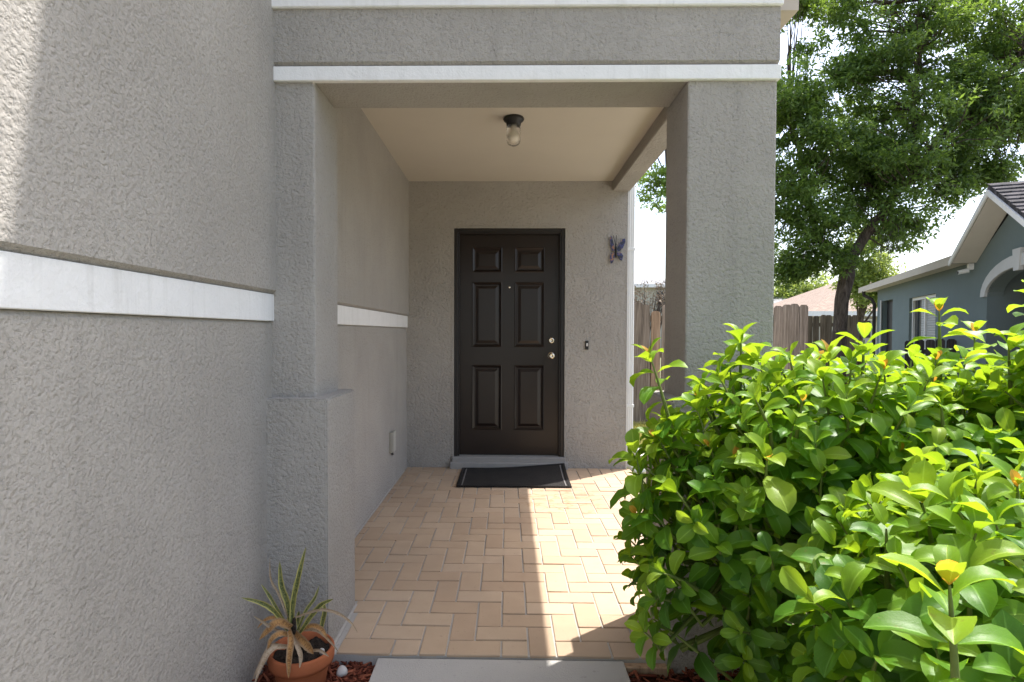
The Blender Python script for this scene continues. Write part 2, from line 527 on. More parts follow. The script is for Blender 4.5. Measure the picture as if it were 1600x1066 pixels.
M['fence'] = mat_wood('weathered_fence', (0.105, 0.082, 0.062), (0.25, 0.20, 0.155), (0.39, 0.325, 0.26))
M['fence_new'] = mat_wood('newer_fence', (0.19, 0.125, 0.08), (0.34, 0.235, 0.155), (0.45, 0.33, 0.23))
M['fence_dark'] = mat_wood('dark_fence', (0.025, 0.022, 0.02), (0.06, 0.052, 0.046), (0.11, 0.095, 0.085))
M['terracotta'] = mat_plain('terracotta', (0.34, 0.105, 0.042), 0.8, 0.25, var=0.22, nscale=16, bump=0.25, bscale=90, bdist=0.002)
M['soil'] = mat_plain('potting_soil', (0.035, 0.027, 0.021), 0.95, 0.1, var=0.5, nscale=60, bump=1.0, bscale=110, bdist=0.012)
M['pebble'] = mat_plain('white_pebble', (0.46, 0.44, 0.41), 0.7, 0.3, var=0.3, nscale=30, bump=0.4, bscale=60, bdist=0.003)
M['teal'] = mat_plain('teal_wall_paint', (0.145, 0.18, 0.18), 0.85, 0.2, var=0.08, nscale=3, bump=0.4, bscale=45, bdist=0.006)
M['arch_trim'] = mat_plain('grey_white_trim', (0.50, 0.50, 0.49), 0.7, 0.3, var=0.08)
M['soffit'] = mat_plain('cream_soffit', (0.55, 0.51, 0.45), 0.6, 0.3, var=0.06)
M['fascia'] = mat_plain('beige_fascia', (0.46, 0.40, 0.33), 0.6, 0.3, var=0.1)
M['dark_glass'] = mat_plain('dark_glass', (0.02, 0.022, 0.025), 0.08, 0.6)
M['blind'] = mat_plain('white_blind', (0.40, 0.40, 0.38), 0.6, 0.3, var=0.05)
def mat_shingle(name, a, b):
    t = NT(name)
    p = t.coord()
    bt = t.t.nodes.new('ShaderNodeTexBrick')
    t.l(t.mapping(p, (1, 1, 1)), bt.inputs['Vector'])
    bt.inputs['Scale'].default_value = 3.2
    bt.inputs['Color1'].default_value = (*a, 1); bt.inputs['Color2'].default_value = (*b, 1)
    bt.inputs['Mortar'].default_value = (*(v * 0.4 for v in a), 1)
    bt.inputs['Mortar Size'].default_value = 0.012
    c = t.mix(0.4, bt.outputs['Color'], t.mix(t.noise(p, 12, 5), (0.2, 0.2, 0.2), (0.8, 0.8, 0.8)), 'OVERLAY')
    return t.done(t.bsdf(c, 0.9, t.bump(t.noise(p, 60, 3), 0.5, 0.01), 0.15))
M['shingle_dark'] = mat_shingle('charcoal_shingles', (0.05, 0.048, 0.05), (0.11, 0.10, 0.105))
M['shingle_brown'] = mat_shingle('brown_shingles', (0.25, 0.19, 0.15), (0.32, 0.25, 0.20))
M['shingle_grey'] = mat_shingle('grey_shingles', (0.24, 0.24, 0.24), (0.32, 0.32, 0.32))
M['far_wall'] = mat_plain('far_house_wall', (0.42, 0.40, 0.33), 0.9, 0.1, var=0.06)

# ------------------------------------------------------------------ the porch: measures in metres, floor at z = 0
XL, XR, YB, ZC = -0.90, 1.068, 5.084, 2.562         # left wall, right end, door wall, ceiling
YF = 2.112                                          # front edge of the porch floor
Y0, Y1 = 2.166, 2.425                               # pillar shafts and front beam
ZH = 2.168                                          # underside of the front beam
GZ = -0.10                                          # lawn level

# ------------------------------------------------------------------ ground
bm = bmesh.new()
S = 600
vs = [bm.verts.new(p) for p in ((-S, -S, GZ), (S, -S, GZ), (S, S, GZ), (-S, S, GZ))]
bm.faces.new(vs)
tag(obj('lawn', bm, M['lawn']), kind='structure')
tag(obj('bounce_slab', box(2.75, 6.6, -9, 7.6, GZ - 0.05, GZ + 0.02), M['bounce']), kind='structure')  # unseen pale slab, added to bounce sunlight onto side wall and porch
tag(obj('front_path', box(-0.485, 0.44, -3.0, YF - 0.003, GZ - 0.1, -0.013, 0.004, 2), M['concrete']), kind='structure')
slab = tag(obj('porch_floor', box(XL, XR + 0.03, YF + 0.004, YB, GZ - 0.1, -0.0065), M['grout']), kind='structure')

# paving bricks, herringbone laid square to the porch
UX, UY, G = 0.1048, 0.1065, 0.0072
BX0 = -0.229
variants = {}
def brick_mesh(w, d, key=None, k=0):
    r = random.Random(k * 13 + 5)
    b = box(-w / 2, w / 2, -d / 2, d / 2, -0.012, 0.0, 0.0022, 1)
    for v in b.verts:
        v.co.x += r.uniform(-1, 1) * 0.0007; v.co.y += r.uniform(-1, 1) * 0.0007
    me = bpy.data.meshes.new('brick')
    b.to_mesh(me); b.free()
    me.materials.append(M['brick'])
    return me
for k in range(4):
    variants['H', k] = brick_mesh(2 * UX - G, UY - G, k=k)
    variants['V', k] = brick_mesh(UX - G, 2 * UY - G, k=k + 9)
blocked = [(XL - 1, -0.676, 0, 2.50), (0.612, 3, 0, 2.50)]
nj = int((YB - YF) / UY) + 1
for j in range(-1, nj + 1):
    for i in range(-9, 16):
        mdl = (i - j) % 4
        if mdl == 0: a = (BX0 + i * UX, BX0 + (i + 2) * UX, YF + j * UY, YF + (j + 1) * UY); kind = 'H'
        elif mdl == 3: a = (BX0 + i * UX, BX0 + (i + 1) * UX, YF + j * UY, YF + (j + 2) * UY); kind = 'V'
        else: continue
        x0, x1 = max(a[0], XL), min(a[1], XR + 0.03)
        y0, y1 = max(a[2], YF), min(a[3], YB)
        for (p0, p1, q0, q1) in blocked:
            if x0 < p1 and x1 > p0 and y0 < q1 and y1 > q0:
                if (x0 + x1) / 2 > p0 and (x0 + x1) / 2 < p1 and y1 <= q1 + 0.03: y1 = y0
                elif p0 < -0.5: x0 = max(x0, p1) if y0 < q1 - 0.05 else x0
                else: x1 = min(x1, p0) if y0 < q1 - 0.05 else x1
        w, d = x1 - x0, y1 - y0
        if w < 0.018 or d < 0.018: continue
        full = abs(w - (a[1] - a[0])) < 1e-4 and abs(d - (a[3] - a[2])) < 1e-4
        me = variants[kind, rnd.randrange(4)] if full else brick_mesh(w - G, d - G, k=i * 7 + j)
        o = link(bpy.data.objects.new('brick', me))
        o.location = ((x0 + x1) / 2, (y0 + y1) / 2, rnd.uniform(-0.0022, 0.0008))
        o.rotation_euler = (rnd.gauss(0, 0.006), rnd.gauss(0, 0.006), rnd.gauss(0, 0.005))
        o.parent = slab

# light mortar fillets where the paving meets the walls
M['mortar'] = mat_plain('pale_mortar', (0.40, 0.37, 0.33), 0.9, 0.2, var=0.2, nscale=30, bump=0.5, bscale=150)
obj('mortar_fillet', box(-0.678, -0.666, YF, 2.5, -0.006, 0.003, 0.002), M['mortar'], slab)
obj('mortar_fillet', box(XL - 0.008, XL + 0.002, 2.5, YB, -0.006, 0.003, 0.002), M['mortar'], slab)
obj('mortar_fillet', box(0.600, 0.614, YF, 2.5, -0.006, 0.003, 0.002), M['mortar'], slab)

# ------------------------------------------------------------------ our house
house = thing('house', (XL, YB, GZ), 'grey stucco house with white bands, covered porch and black front door', 'house')

# long side wall (garage and porch): a stepped profile, upper field proud, band, lower field
def side_profile():
    b0, b1 = 1.2565, 1.361
    up_ = [(-1.1, b1), (XL - 0.006, b1), (XL + 0.014, b1 + 0.014), (XL + 0.014, 5.0), (-1.1, 5.0)]
    lo_ = [(-1.1, GZ - 0.1), (XL - 0.006, GZ - 0.1), (XL - 0.006, b0 - 0.011), (XL - 0.014, b0), (-1.1, b0)]
    return up_, lo_
u_, l_ = side_profile()
obj('upper_side_wall', prism(u_, -4.0, YB + 0.2, 'Y'), M['stucco'], house)
obj('lower_side_wall', prism(l_, -4.0, YB + 0.2, 'Y'), M['stucco'], house)
obj('trim_band', box(-1.08, XL + 0.004, -4.0, YB - 0.001, 1.2575, 1.36, 0.002), M['trim'], house)

# door wall with its opening
DX0, DX1, DZ1, SILL = -0.498, 0.53, 2.165, 0.098
def door_wall():
    b = bmesh.new()
    bx(b, XL - 0.1, DX0, YB, YB + 0.2, GZ - 0.1, 3.0)
    bx(b, DX1, XR, YB, YB + 0.2, GZ - 0.1, 3.0)
    bx(b, DX0, DX1, YB, YB + 0.2, DZ1, 3.0)
    return b
obj('entry_wall', door_wall(), M['stucco_fine'], house)
b = bmesh.new()                                     # smooth plaster return round the opening
bx(b, DX0, DX0 + 0.018, YB - 0.003, YB + 0.10, SILL, DZ1)
bx(b, DX1 - 0.018, DX1, YB - 0.003, YB + 0.10, SILL, DZ1)
bx(b, DX0, DX1, YB - 0.0045, YB + 0.10, DZ1 - 0.018, DZ1 + 0.001)
obj('door_reveal', b, M['stucco_fine'], house)
b = bmesh.new()
bx(b, DX0 - 0.012, DX1 + 0.012, YB - 0.062, YB + 0.2, -0.03, 0.055, 0.008, 2)
bx(b, DX0 + 0.004, DX1 - 0.004, YB - 0.03, YB + 0.2, 0.05, SILL, 0.006, 2)
obj('threshold', b, M['concrete_sill'], house)

FX0, FX1, FZ1 = DX0 + 0.018, DX1 - 0.018, DZ1 - 0.018
b = bmesh.new()                                     # dark timber frame with a stop
for a in ((FX0, FX0 + 0.035), (FX1 - 0.035, FX1)):
    bx(b, a[0], a[1], YB + 0.012, YB + 0.14, SILL, FZ1, 0.004)
bx(b, FX0 + 0.035, FX1 - 0.035, YB + 0.012, YB + 0.14, FZ1 - 0.035, FZ1, 0.004)
for a in ((FX0 + 0.035, FX0 + 0.047), (FX1 - 0.047, FX1 - 0.035)):
    bx(b, a[0], a[1], YB + 0.02, YB + 0.052, SILL, FZ1 - 0.035, 0.002)
bx(b, FX0 + 0.047, FX1 - 0.047, YB + 0.02, YB + 0.052, FZ1 - 0.047, FZ1 - 0.035, 0.002)
obj('door_frame', b, M['black_frame'], house)

SX0, SX1, SZ0, SZ1 = FX0 + 0.039, FX1 - 0.039, SILL + 0.006, FZ1 - 0.039
YD = YB + 0.062                                     # face of the door leaf
PX = ((-0.322, -0.050), (0.062, 0.334))
PZ = ((0.328, 0.921), (1.084, 1.673), (1.760, 1.984))
def leaf_door():
    """door leaf as a grid of stiles and rails with the six panel fields cut out"""
    b = bmesh.new()
    xs = [SX0, PX[0][0], PX[0][1], PX[1][0], PX[1][1], SX1]
    zs = [SZ0, PZ[0][0], PZ[0][1], PZ[1][0], PZ[1][1], PZ[2][0], PZ[2][1], SZ1]
    for i in range(5):
        for j in range(7):
            if i in (1, 3) and j in (1, 3, 5): continue
            q = [b.verts.new(p) for p in ((xs[i], YD, zs[j]), (xs[i + 1], YD, zs[j]), (xs[i + 1], YD, zs[j + 1]), (xs[i], YD, zs[j + 1]))]
            b.faces.new(q)
    bmesh.ops.remove_doubles(b, verts=b.verts, dist=1e-5)
    bx(b, SX0, SX1, YD + 0.02, YD + 0.045, SZ0, SZ1)
    for x in (SX0, SX1):
        b.faces.new([b.verts.new(p) for p in ((x, YD, SZ0), (x, YD + 0.02, SZ0), (x, YD + 0.02, SZ1), (x, YD, SZ1))])
    return b
door = obj('front_door', leaf_door(), M['black_door'], house)
door['label'] = 'black six-panel front door'
def panel(x0, x1, z0, z1):
    """moulded frame, sunk groove, raised bevelled field"""
    b = bmesh.new()
    rings = []
    for inset, dy in ((0, 0.0), (0.006, -0.004), (0.016, 0.004), (0.026, 0.013), (0.034, 0.013), (0.060, 0.003), (0.062, 0.003)):
        rings.append([b.verts.new(p) for p in ((x0 + inset, YD + dy, z0 + inset), (x1 - inset, YD + dy, z0 + inset),
                                               (x1 - inset, YD + dy, z1 - inset), (x0 + inset, YD + dy, z1 - inset))])
    for r0, r1 in zip(rings, rings[1:]):
        for k in range(4):
            b.faces.new((r0[k], r0[(k + 1) % 4], r1[(k + 1) % 4], r1[k]))
    b.faces.new(rings[-1])
    return b
for px in PX:
    for pz in PZ:
        obj('panel', panel(*px, *pz), M['black_door'], door)
KX = 0.398
obj('door_knob', lathe([(0.034, 0), (0.034, 0.006), (0.028, 0.010), (0.013, 0.013), (0.012, 0.030), (0.022, 0.038), (0.0285, 0.048), (0.0285, 0.058), (0.022, 0.068), (0.010, 0.071), (0.008, 0.066), (0.0, 0.066)], 32, (KX, YD, 1.008), 'Y'), M['brass'], door, True)
obj('deadbolt', lathe([(0.030, 0), (0.030, 0.006), (0.025, 0.018), (0.021, 0.021), (0.011, 0.021), (0.010, 0.017), (0.0, 0.017)], 28, (KX, YD, 1.146), 'Y'), M['brass'], door, True)
obj('peephole', lathe([(0.010, 0), (0.010, 0.003), (0.006, 0.005), (0.0, 0.004)], 16, (0.016, YD, 1.625), 'Y'), M['brass'], door, True)
for z in (0.33, 1.12, 1.92):
    b = tube(bmesh.new(), [(SX0 - 0.003, YD - 0.010, z - 0.05), (SX0 - 0.003, YD - 0.010, z + 0.05)], 0.0075, 10)
    obj('hinge', b, M['black'], door)
obj('strike_plate', box(FX1 - 0.0355, FX1 - 0.0335, YB + 0.05, YB + 0.075, 0.985, 1.03), M['brass'], house)

# ceiling, beams
obj('porch_ceiling', box(XL - 0.05, 1.06, Y1 - 0.05, YB + 0.1, ZC, ZC + 0.06), M['ceiling'], house)
obj('side_beam', box(0.929, 1.085, Y1 - 0.02, YB - 0.0, 2.4753, 2.74, 0.006), M['stucco_fine'], house)
obj('roof_fascia', box(1.0, 1.06, 2.19, YB + 3.0, 2.742, 2.86), M['fascia'], house)
obj('corner_fascia', box(1.004, 1.10, 2.20, Y1 - 0.03, 2.443, 2.74), M['fascia'], house)
# front beam: lower white band, stucco field, upper white band (each step chamfered)
CXR = 1.009
hb = [(Y0, ZH), (Y1, ZH), (Y1, 2.95), (Y0 - 0.016, 2.95), (Y0 - 0.016, 2.234), (Y0 + 0.004, 2.219)]
obj('header_beam', prism(hb, XL + 0.0, CXR, 'X'), M['stucco'], house)
obj('trim_band', box(XL + 0.004, CXR + 0.006, Y0 - 0.016, Y0 + 0.01, ZH - 0.004, 2.2185, 0.003), M['trim'], house)
obj('trim_band', box(XL + 0.008, CXR + 0.006, Y0 - 0.030, Y0 + 0.01, 2.430, 2.56, 0.004), M['trim'], house)

# pillars with stepped bases
def pillar(x0, x1, bx0, bx1, name, label):
    sh = obj(name, box(x0, x1, Y0, Y1 + 0.032, 0.9, ZH + 0.002, 0.008, 2), M['stucco'], house)
    sh['label'] = label
    b = bmesh.new()
    Yb0, Yb1, zt = 2.113, 2.50, 0.925
    bx(b, bx0, bx1, Yb0, Yb1, GZ - 0.12, zt, 0.0)
    # sloped weathering on top
    top = [f for f in b.faces if f.normal.z > 0.9 or abs(f.calc_center_median().z - zt) < 1e-5]
    r = bmesh.ops.inset_region(b, faces=top, thickness=0.050)
    for f in top:
        for v in f.verts: v.co.z += 0.040
    bmesh.ops.bevel(b, geom=[e for e in b.edges], offset=0.006, segments=2, affect='EDGES')
    obj('pillar_base', b, M['stucco'], sh)
pillar(XL - 0.02, -0.736, XL - 0.02, -0.676, 'pilaster', 'square stucco pilaster against the side wall')
pillar(0.675, CXR, 0.612, CXR + 0.062, 'pillar', 'free-standing square stucco pillar')

# upper storey over the porch (above the frame, shaped so its shadow edge falls on the side wall)
gx = [(XL - 0.2, 2.5), (CXR, 2.5), (CXR, 4.60), (XL - 0.2, 7.65)]
obj('upper_wall', prism(gx, Y0 + 0.03, Y0 + 0.25, 'Y'), M['stucco'], house)
rk = [(-0.95, 7.73), (1.10, 4.655), (1.10, 4.50), (-0.95, 7.57)]
obj('roof', prism(rk, 2.10, YB + 3.5, 'Y'), M['shingle_grey'], house)
obj('rear_side_wall', box(XR - 0.2, XR, YB + 0.2, YB + 2.9, GZ - 0.1, 4.3), M['stucco_fine'], house)

# downspout at the right end of the door wall
b = bmesh.new()
bx(b, XR + 0.006, XR + 0.062, YB + 0.005, YB + 0.085, 0.05, 2.75, 0.006, 2)
for k in range(3):
    bx(b, XR + 0.014 + k * 0.016, XR + 0.022 + k * 0.016, YB + 0.002, YB + 0.01, 0.06, 2.74, 0.002)
ds = obj('downspout', b, M['white_metal'], house)
for z in (0.55, 1.95):
    obj('strap', box(XR + 0.001, XR + 0.067, YB - 0.001, YB + 0.09, z, z + 0.025, 0.002), M['white_metal'], ds)
obj('elbow', tube(bmesh.new(), [(XR + 0.034, YB + 0.045, 0.10), (XR + 0.036, YB + 0.05, 0.03), (XR + 0.09, YB + 0.10, -0.03), (XR + 0.20, YB + 0.2, -0.055)], 0.036, 8), M['white_metal'], ds)
obj('corner_bead', box(XR - 0.004, XR + 0.004, YB - 0.003, YB + 0.004, 0.0, 2.47), M['trim'], house)

# outlet box on the side wall
b = box(XL - 0.01, XL + 0.018, 4.325, 4.425, 0.285, 0.445, 0.006, 2)
ob = obj('outlet_box', b, mat_plain('outlet_cover', (0.33, 0.31, 0.26), 0.6), house)
obj('lid', box(XL + 0.018, XL + 0.030, 4.33, 4.42, 0.292, 0.45, 0.004, 2), mat_plain('outlet_lid', (0.40, 0.38, 0.33), 0.5), ob)
obj('cable_stub', tube(bmesh.new(), [(XL + 0.005, 4.375, 0.286), (XL + 0.012, 4.375, 0.262)], 0.010, 8), M['black'], ob)

# ------------------------------------------------------------------ small things of the porch
pl = thing('porch_light', (0.034, 3.59, ZC), 'small jar-shaped porch light with black base on the porch ceiling', 'light')
obj('base', lathe([(0.0, 0), (0.062, 0), (0.066, -0.010), (0.060, -0.020), (0.046, -0.030), (0.044, -0.052), (0.0, -0.052)], 36, (0.034, 3.59, ZC - 0.001)), M['black'], pl, True)
t = NT('clear_glass')
gl = t.t.nodes.new('ShaderNodeBsdfGlass'); gl.inputs['Roughness'].default_value = 0.04; gl.inputs['IOR'].default_value = 1.3
gl.inputs['Color'].default_value = (1, 1, 1, 1)
tp_ = t.t.nodes.new('ShaderNodeBsdfTransparent')
mg_ = t.t.nodes.new('ShaderNodeMixShader'); mg_.inputs[0].default_value = 0.45
t.l(gl.outputs[0], mg_.inputs[1]); t.l(tp_.outputs[0], mg_.inputs[2])
M['glass'] = t.done(mg_.outputs[0])
prof = [(0.040, -0.050), (0.045, -0.058), (0.0455, -0.062)]
prof += [(0.0455 + 0.0012 * (k % 2), -0.066 - k * 0.008) for k in range(9)]
prof += [(0.0455, -0.140), (0.041, -0.156), (0.031, -0.168), (0.017, -0.174), (0.0, -0.175)]
inner = [(max(r - 0.0028, 0.0), h + (0.003 if r < 0.04 and h < -0.1 else 0)) for r, h in reversed(prof)]
obj('glass_jar', lathe(prof + inner, 36, (0.034, 3.59, ZC)), M['glass'], pl, True)
obj('bulb', lathe([(0.013, -0.045), (0.013, -0.075), (0.018, -0.088), (0.0265, -0.108), (0.0265, -0.125), (0.019, -0.140), (0.0, -0.146)], 24, (0.034, 3.59, ZC)), mat_plain('frosted_bulb', (0.85, 0.78, 0.66), 0.35, 0.5, var=0.02), pl, True)

db = thing('doorbell', (0.71, YB, 1.105), 'small dark doorbell button on the wall right of the door', 'doorbell')
obj('body', box(0.694, 0.724, YB - 0.014, YB + 0.004, 1.066, 1.144, 0.004, 2), M['black'], db)
obj('button', box(0.702, 0.717, YB - 0.018, YB - 0.013, 1.096, 1.124, 0.003, 2), mat_plain('button_white', (0.6, 0.58, 0.55), 0.4), db)

# butterfly ornament
wd = thing('wall_ornament', (0.97, YB, 1.95), 'small blue and orange butterfly ornament hung beside the white downspout', 'ornament')
def mat_wing():
    t = NT('enamel_wing')
    p = t.coord()
    c = t.ramp(t.noise(p, 26, 2, 0.5, 1.0), [(0.42, (0.010, 0.009, 0.012)), (0.50, (0.015, 0.018, 0.10)), (0.56, (0.04, 0.045, 0.15)), (0.60, (0.30, 0.13, 0.04)), (0.70, (0.24, 0.13, 0.08))])
    return t.done(t.bsdf(c, 0.35, None, 0.5))
M['wing'] = mat_wing()
def wing(poly):
    b = prism(poly, YB - 0.026, YB - 0.020, 'Y')
    return b
for poly in ([(0.952, 1.948), (0.935, 2.01), (0.918, 2.075), (0.905, 2.06), (0.910, 1.99), (0.925, 1.94)],
             [(0.962, 1.952), (0.985, 2.0), (1.015, 2.045), (1.038, 2.05), (1.040, 2.02), (1.018, 1.965), (0.985, 1.935)],
             [(0.950, 1.93), (0.920, 1.925), (0.905, 1.885), (0.912, 1.83), (0.930, 1.835), (0.942, 1.87), (0.955, 1.90)],
             [(0.965, 1.925), (1.0, 1.93), (1.022, 1.90), (1.012, 1.855), (0.992, 1.862), (0.978, 1.885)]):
    obj('wing', wing(poly), M['wing'], wd)
obj('body', tube(bmesh.new(), [(0.957, YB - 0.027, 1.875), (0.957, YB - 0.03, 1.92), (0.957, YB - 0.03, 1.965), (0.955, YB - 0.028, 1.985)], [0.004, 0.008, 0.009, 0.005], 10), M['black'], wd, True)
for s in (-1, 1):
    obj('antenna', tube(bmesh.new(), [(0.956, YB - 0.028, 1.98), (0.950 + s * 0.006, YB - 0.03, 2.03), (0.946 + s * 0.014, YB - 0.03, 2.078)], 0.0028, 6), M['black'], wd)
obj('wall_hook', tube(bmesh.new(), [(0.957, YB + 0.002, 1.94), (0.957, YB - 0.024, 1.94)], 0.004, 6), M['black'], wd)

# door mat, one rear corner curled up against the sill
def mat_rubber():
    t = NT('ribbed_rubber')
    p = t.coord()
    s = t.t.nodes.new('ShaderNodeSeparateXYZ'); t.l(p, s.inputs[0])
    w = t.math('SINE', t.math('MULTIPLY', s.outputs['X'], 330.0))
    w2 = t.math('SINE', t.math('MULTIPLY', s.outputs['Y'], 240.0))
    h = t.math('MULTIPLY', w, w2)
    dust = t.noise(p, 12, 5)
    c = t.mix(dust, (0.012, 0.011, 0.0105), (0.04, 0.035, 0.03))
    return t.done(t.bsdf(c, 0.8, t.bump(h, 0.8, 0.006), 0.3))
M['rubber'] = mat_rubber()
MX0, MX1, MY0, MY1 = -0.398, 0.508, 4.42, 5.012
def matz(u, v):
    return 0.046 * max(0, (u - 0.25) / 0.75) ** 1.3 * max(0, (v - 0.35) / 0.65) ** 1.5 + 0.004 * max(0, v - 0.7) * math.sin(u * 9)
def mat_sheet(x0, x1, y0, y1, dz, th, nx, ny):
    b = bmesh.new()
    def P(x, y, z):
        u = (x - MX0) / (MX1 - MX0); v = (y - MY0) / (MY1 - MY0)
        return (x, y, 0.003 + matz(u, v) + z)
    g = [[b.verts.new(P(x0 + (x1 - x0) * i / nx, y0 + (y1 - y0) * j / ny, dz + th)) for j in range(ny + 1)] for i in range(nx + 1)]
    h = [[b.verts.new(P(x0 + (x1 - x0) * i / nx, y0 + (y1 - y0) * j / ny, dz)) for j in range(ny + 1)] for i in range(nx + 1)]
    for i in range(nx):
        for j in range(ny):
            b.faces.new((g[i][j], g[i + 1][j], g[i + 1][j + 1], g[i][j + 1]))
            b.faces.new((h[i][j], h[i][j + 1], h[i + 1][j + 1], h[i + 1][j]))
    for i in range(nx):
        b.faces.new((h[i][0], h[i + 1][0], g[i + 1][0], g[i][0])); b.faces.new((h[i + 1][ny], h[i][ny], g[i][ny], g[i + 1][ny]))
    for j in range(ny):
        b.faces.new((h[0][j + 1], h[0][j], g[0][j], g[0][j + 1])); b.faces.new((h[nx][j], h[nx][j + 1], g[nx][j + 1], g[nx][j]))
    return b
dm = thing('door_mat', (0.05, 4.7, 0), 'black ribbed rubber door mat in front of the threshold', 'mat')
obj('pad', mat_sheet(MX0, MX1, MY0, MY1, 0, 0.008, 40, 24), M['rubber'], dm)
for (a, b_, c_, d_) in ((MX0, MX1, MY0, MY0 + 0.02), (MX0, MX1, MY1 - 0.02, MY1), (MX0, MX0 + 0.022, MY0 + 0.02, MY1 - 0.02), (MX1 - 0.022, MX1, MY0 + 0.02, MY1 - 0.02)):
    obj('border', mat_sheet(a, b_, c_, d_, 0.006, 0.006, 24 if b_ - a > 0.5 else 1, 24 if d_ - c_ > 0.3 else 1), M['black'], dm)
wl = mat_plain('worn_rubber_line', (0.17, 0.16, 0.15), 0.7)
for x in (MX0 + 0.038, MX1 - 0.046):
    obj('stripe', mat_sheet(x, x + 0.009, MY0 + 0.025, MY1 - 0.03, 0.0075, 0.003, 1, 24), wl, dm)

# ------------------------------------------------------------------ mulch beds
def mulch(name, x0, x1, y0, y1, n, z=-0.06):
    bed = tag(obj(name + '_soil', box(x0, x1, y0, y1, GZ - 0.05, z), M['mulch_bed']), kind='structure')
    X = rng.uniform(x0, x1, n); Y = rng.uniform(y0, y1, n)
    Z = z + 0.004 + rng.uniform(0, 0.024, n)
    L = rng.uniform(0.010, 0.042, n) * 0.5 * (1 + rng.random(n)); W = rng.uniform(0.0025, 0.0065, n); H = rng.uniform(0.001, 0.003, n)
    ya = rng.uniform(0, math.pi * 2, n); pi_ = rng.normal(0, 0.28, n)
    dx = np.stack([np.cos(ya) * np.cos(pi_), np.sin(ya) * np.cos(pi_), np.sin(pi_)], 1)
    dy = np.stack([-np.sin(ya), np.cos(ya), rng.normal(0, 0.3, n)], 1)
    dz = np.cross(dx, dy)
    c = np.stack([X, Y, Z], 1)
    V = []
    for sx, sy, sz in ((-1, -1, -1), (1, -1, -1), (1, 1, -1), (-1, 1, -1), (-1, -1, 1), (1, -1, 1), (1, 1, 1), (-1, 1, 1)):
        tp = 0.55 if sx > 0 else 1.0
        V.append(c + dx * (L * sx)[:, None] + dy * (W * sy * tp)[:, None] + dz * (H * sz)[:, None])
    V = np.stack(V, 1).reshape(-1, 3)
    F = np.array([(0, 3, 2, 1), (4, 5, 6, 7), (0, 1, 5, 4), (1, 2, 6, 5), (2, 3, 7, 6), (3, 0, 4, 7)])
    F = (F[None] + (np.arange(n) * 8)[:, None, None]).reshape(-1, 4)
    return np_mesh(name, V, F, M['mulch'])
mo = mulch('mulch', XL, -0.492, 1.15, YF, 5200)
tag(mo, 'red shredded wood mulch round the terracotta pot', 'mulch', kind='stuff')
mo = mulch('mulch', 0.446, 2.6, 0.3, YF, 9000)
tag(mo, 'red shredded wood mulch under the hedge', 'mulch', kind='stuff')
obj('edge_board', box(0.425, 0.600, YF - 0.03, YF + 0.002, -0.06, -0.022, 0.003), M['fence_new'], slab)

# ------------------------------------------------------------------ potted plant
PC = (-0.718, 1.955)
pt = thing('potted_plant', (PC[0], PC[1], -0.05), 'half-dried sword-leaved plant in a terracotta pot beside the pilaster', 'plant')
prof = [(0.0, -0.055), (0.070, -0.055), (0.093, 0.075), (0.095, 0.085), (0.108, 0.087), (0.111, 0.10), (0.111, 0.13), (0.106, 0.137), (0.100, 0.135), (0.096, 0.11), (0.09, 0.09), (0.0, 0.085)]
obj('pot', lathe(prof, 48, (*PC, -0.024)), M['terracotta'], pt, True)
b = bmesh.new()
bmesh.ops.create_grid(b, x_segments=24, y_segments=24, size=0.094)
for v in b.verts:
    r = v.co.length
    if r > 0.094: v.co *= 0.094 / r
    v.co = Vector((v.co.x + PC[0], v.co.y + PC[1], 0.086 + 0.012 * math.sin(v.co.x * 60) * math.cos(v.co.y * 70) + rnd.uniform(-.003, .003)))
obj('soil', b, M['soil'], pt)
def mat_blade(name, a, bb, edge, rough=0.5, tm=0.2):
    t = NT(name)
    uvn = t.t.nodes.new('ShaderNodeUVMap')
    s = t.t.nodes.new('ShaderNodeSeparateXYZ'); t.l(uvn.outputs[0], s.inputs[0])
    av = t.math('ABSOLUTE', t.math('SUBTRACT', s.outputs['Y'], 0.5))
    q = t.mapping(uvn.outputs[0], (26, 2.0, 1))
    z = t.noise(q, 1.2, 3, 0.6, 0.8)
    c = t.mix(t.ramp(z, [(0.42, 0.0), (0.58, 1.0)]), a, bb)
    c = t.mix(t.ramp(av, [(0.26, 0.0), (0.36, 1.0)]), c, edge)
    sh = t.bsdf(c, rough, t.bump(z, 0.3, 0.002), 0.35)
    tr = t.t.nodes.new('ShaderNodeBsdfTranslucent'); t.l(c, tr.inputs['Color'])
    ms = t.t.nodes.new('ShaderNodeMixShader'); ms.inputs[0].default_value = tm
    t.l(sh, ms.inputs[1]); t.l(tr.outputs[0], ms.inputs[2])
    return t.done(ms.outputs[0])
M['blade'] = mat_blade('variegated_blade', (0.075, 0.095, 0.03), (0.20, 0.21, 0.065), (0.46, 0.41, 0.13))
M['blade_dry'] = mat_blade('dry_tan_blade', (0.36, 0.26, 0.16), (0.48, 0.38, 0.27), (0.42, 0.32, 0.22), 0.8)
M['blade_brown'] = mat_blade('dead_brown_blade', (0.24, 0.12, 0.045), (0.46, 0.25, 0.09), (0.34, 0.22, 0.12), 0.8)
def W(px, py, y):
    """a point of the photograph put at depth y (used once to measure the plant)"""
    d = CR.transposed() @ Vector(((px - CX) / FPX, 1, -(py - CY) / FPX))
    return Vector((0, 0, EYE)) + d * (y / d.y)
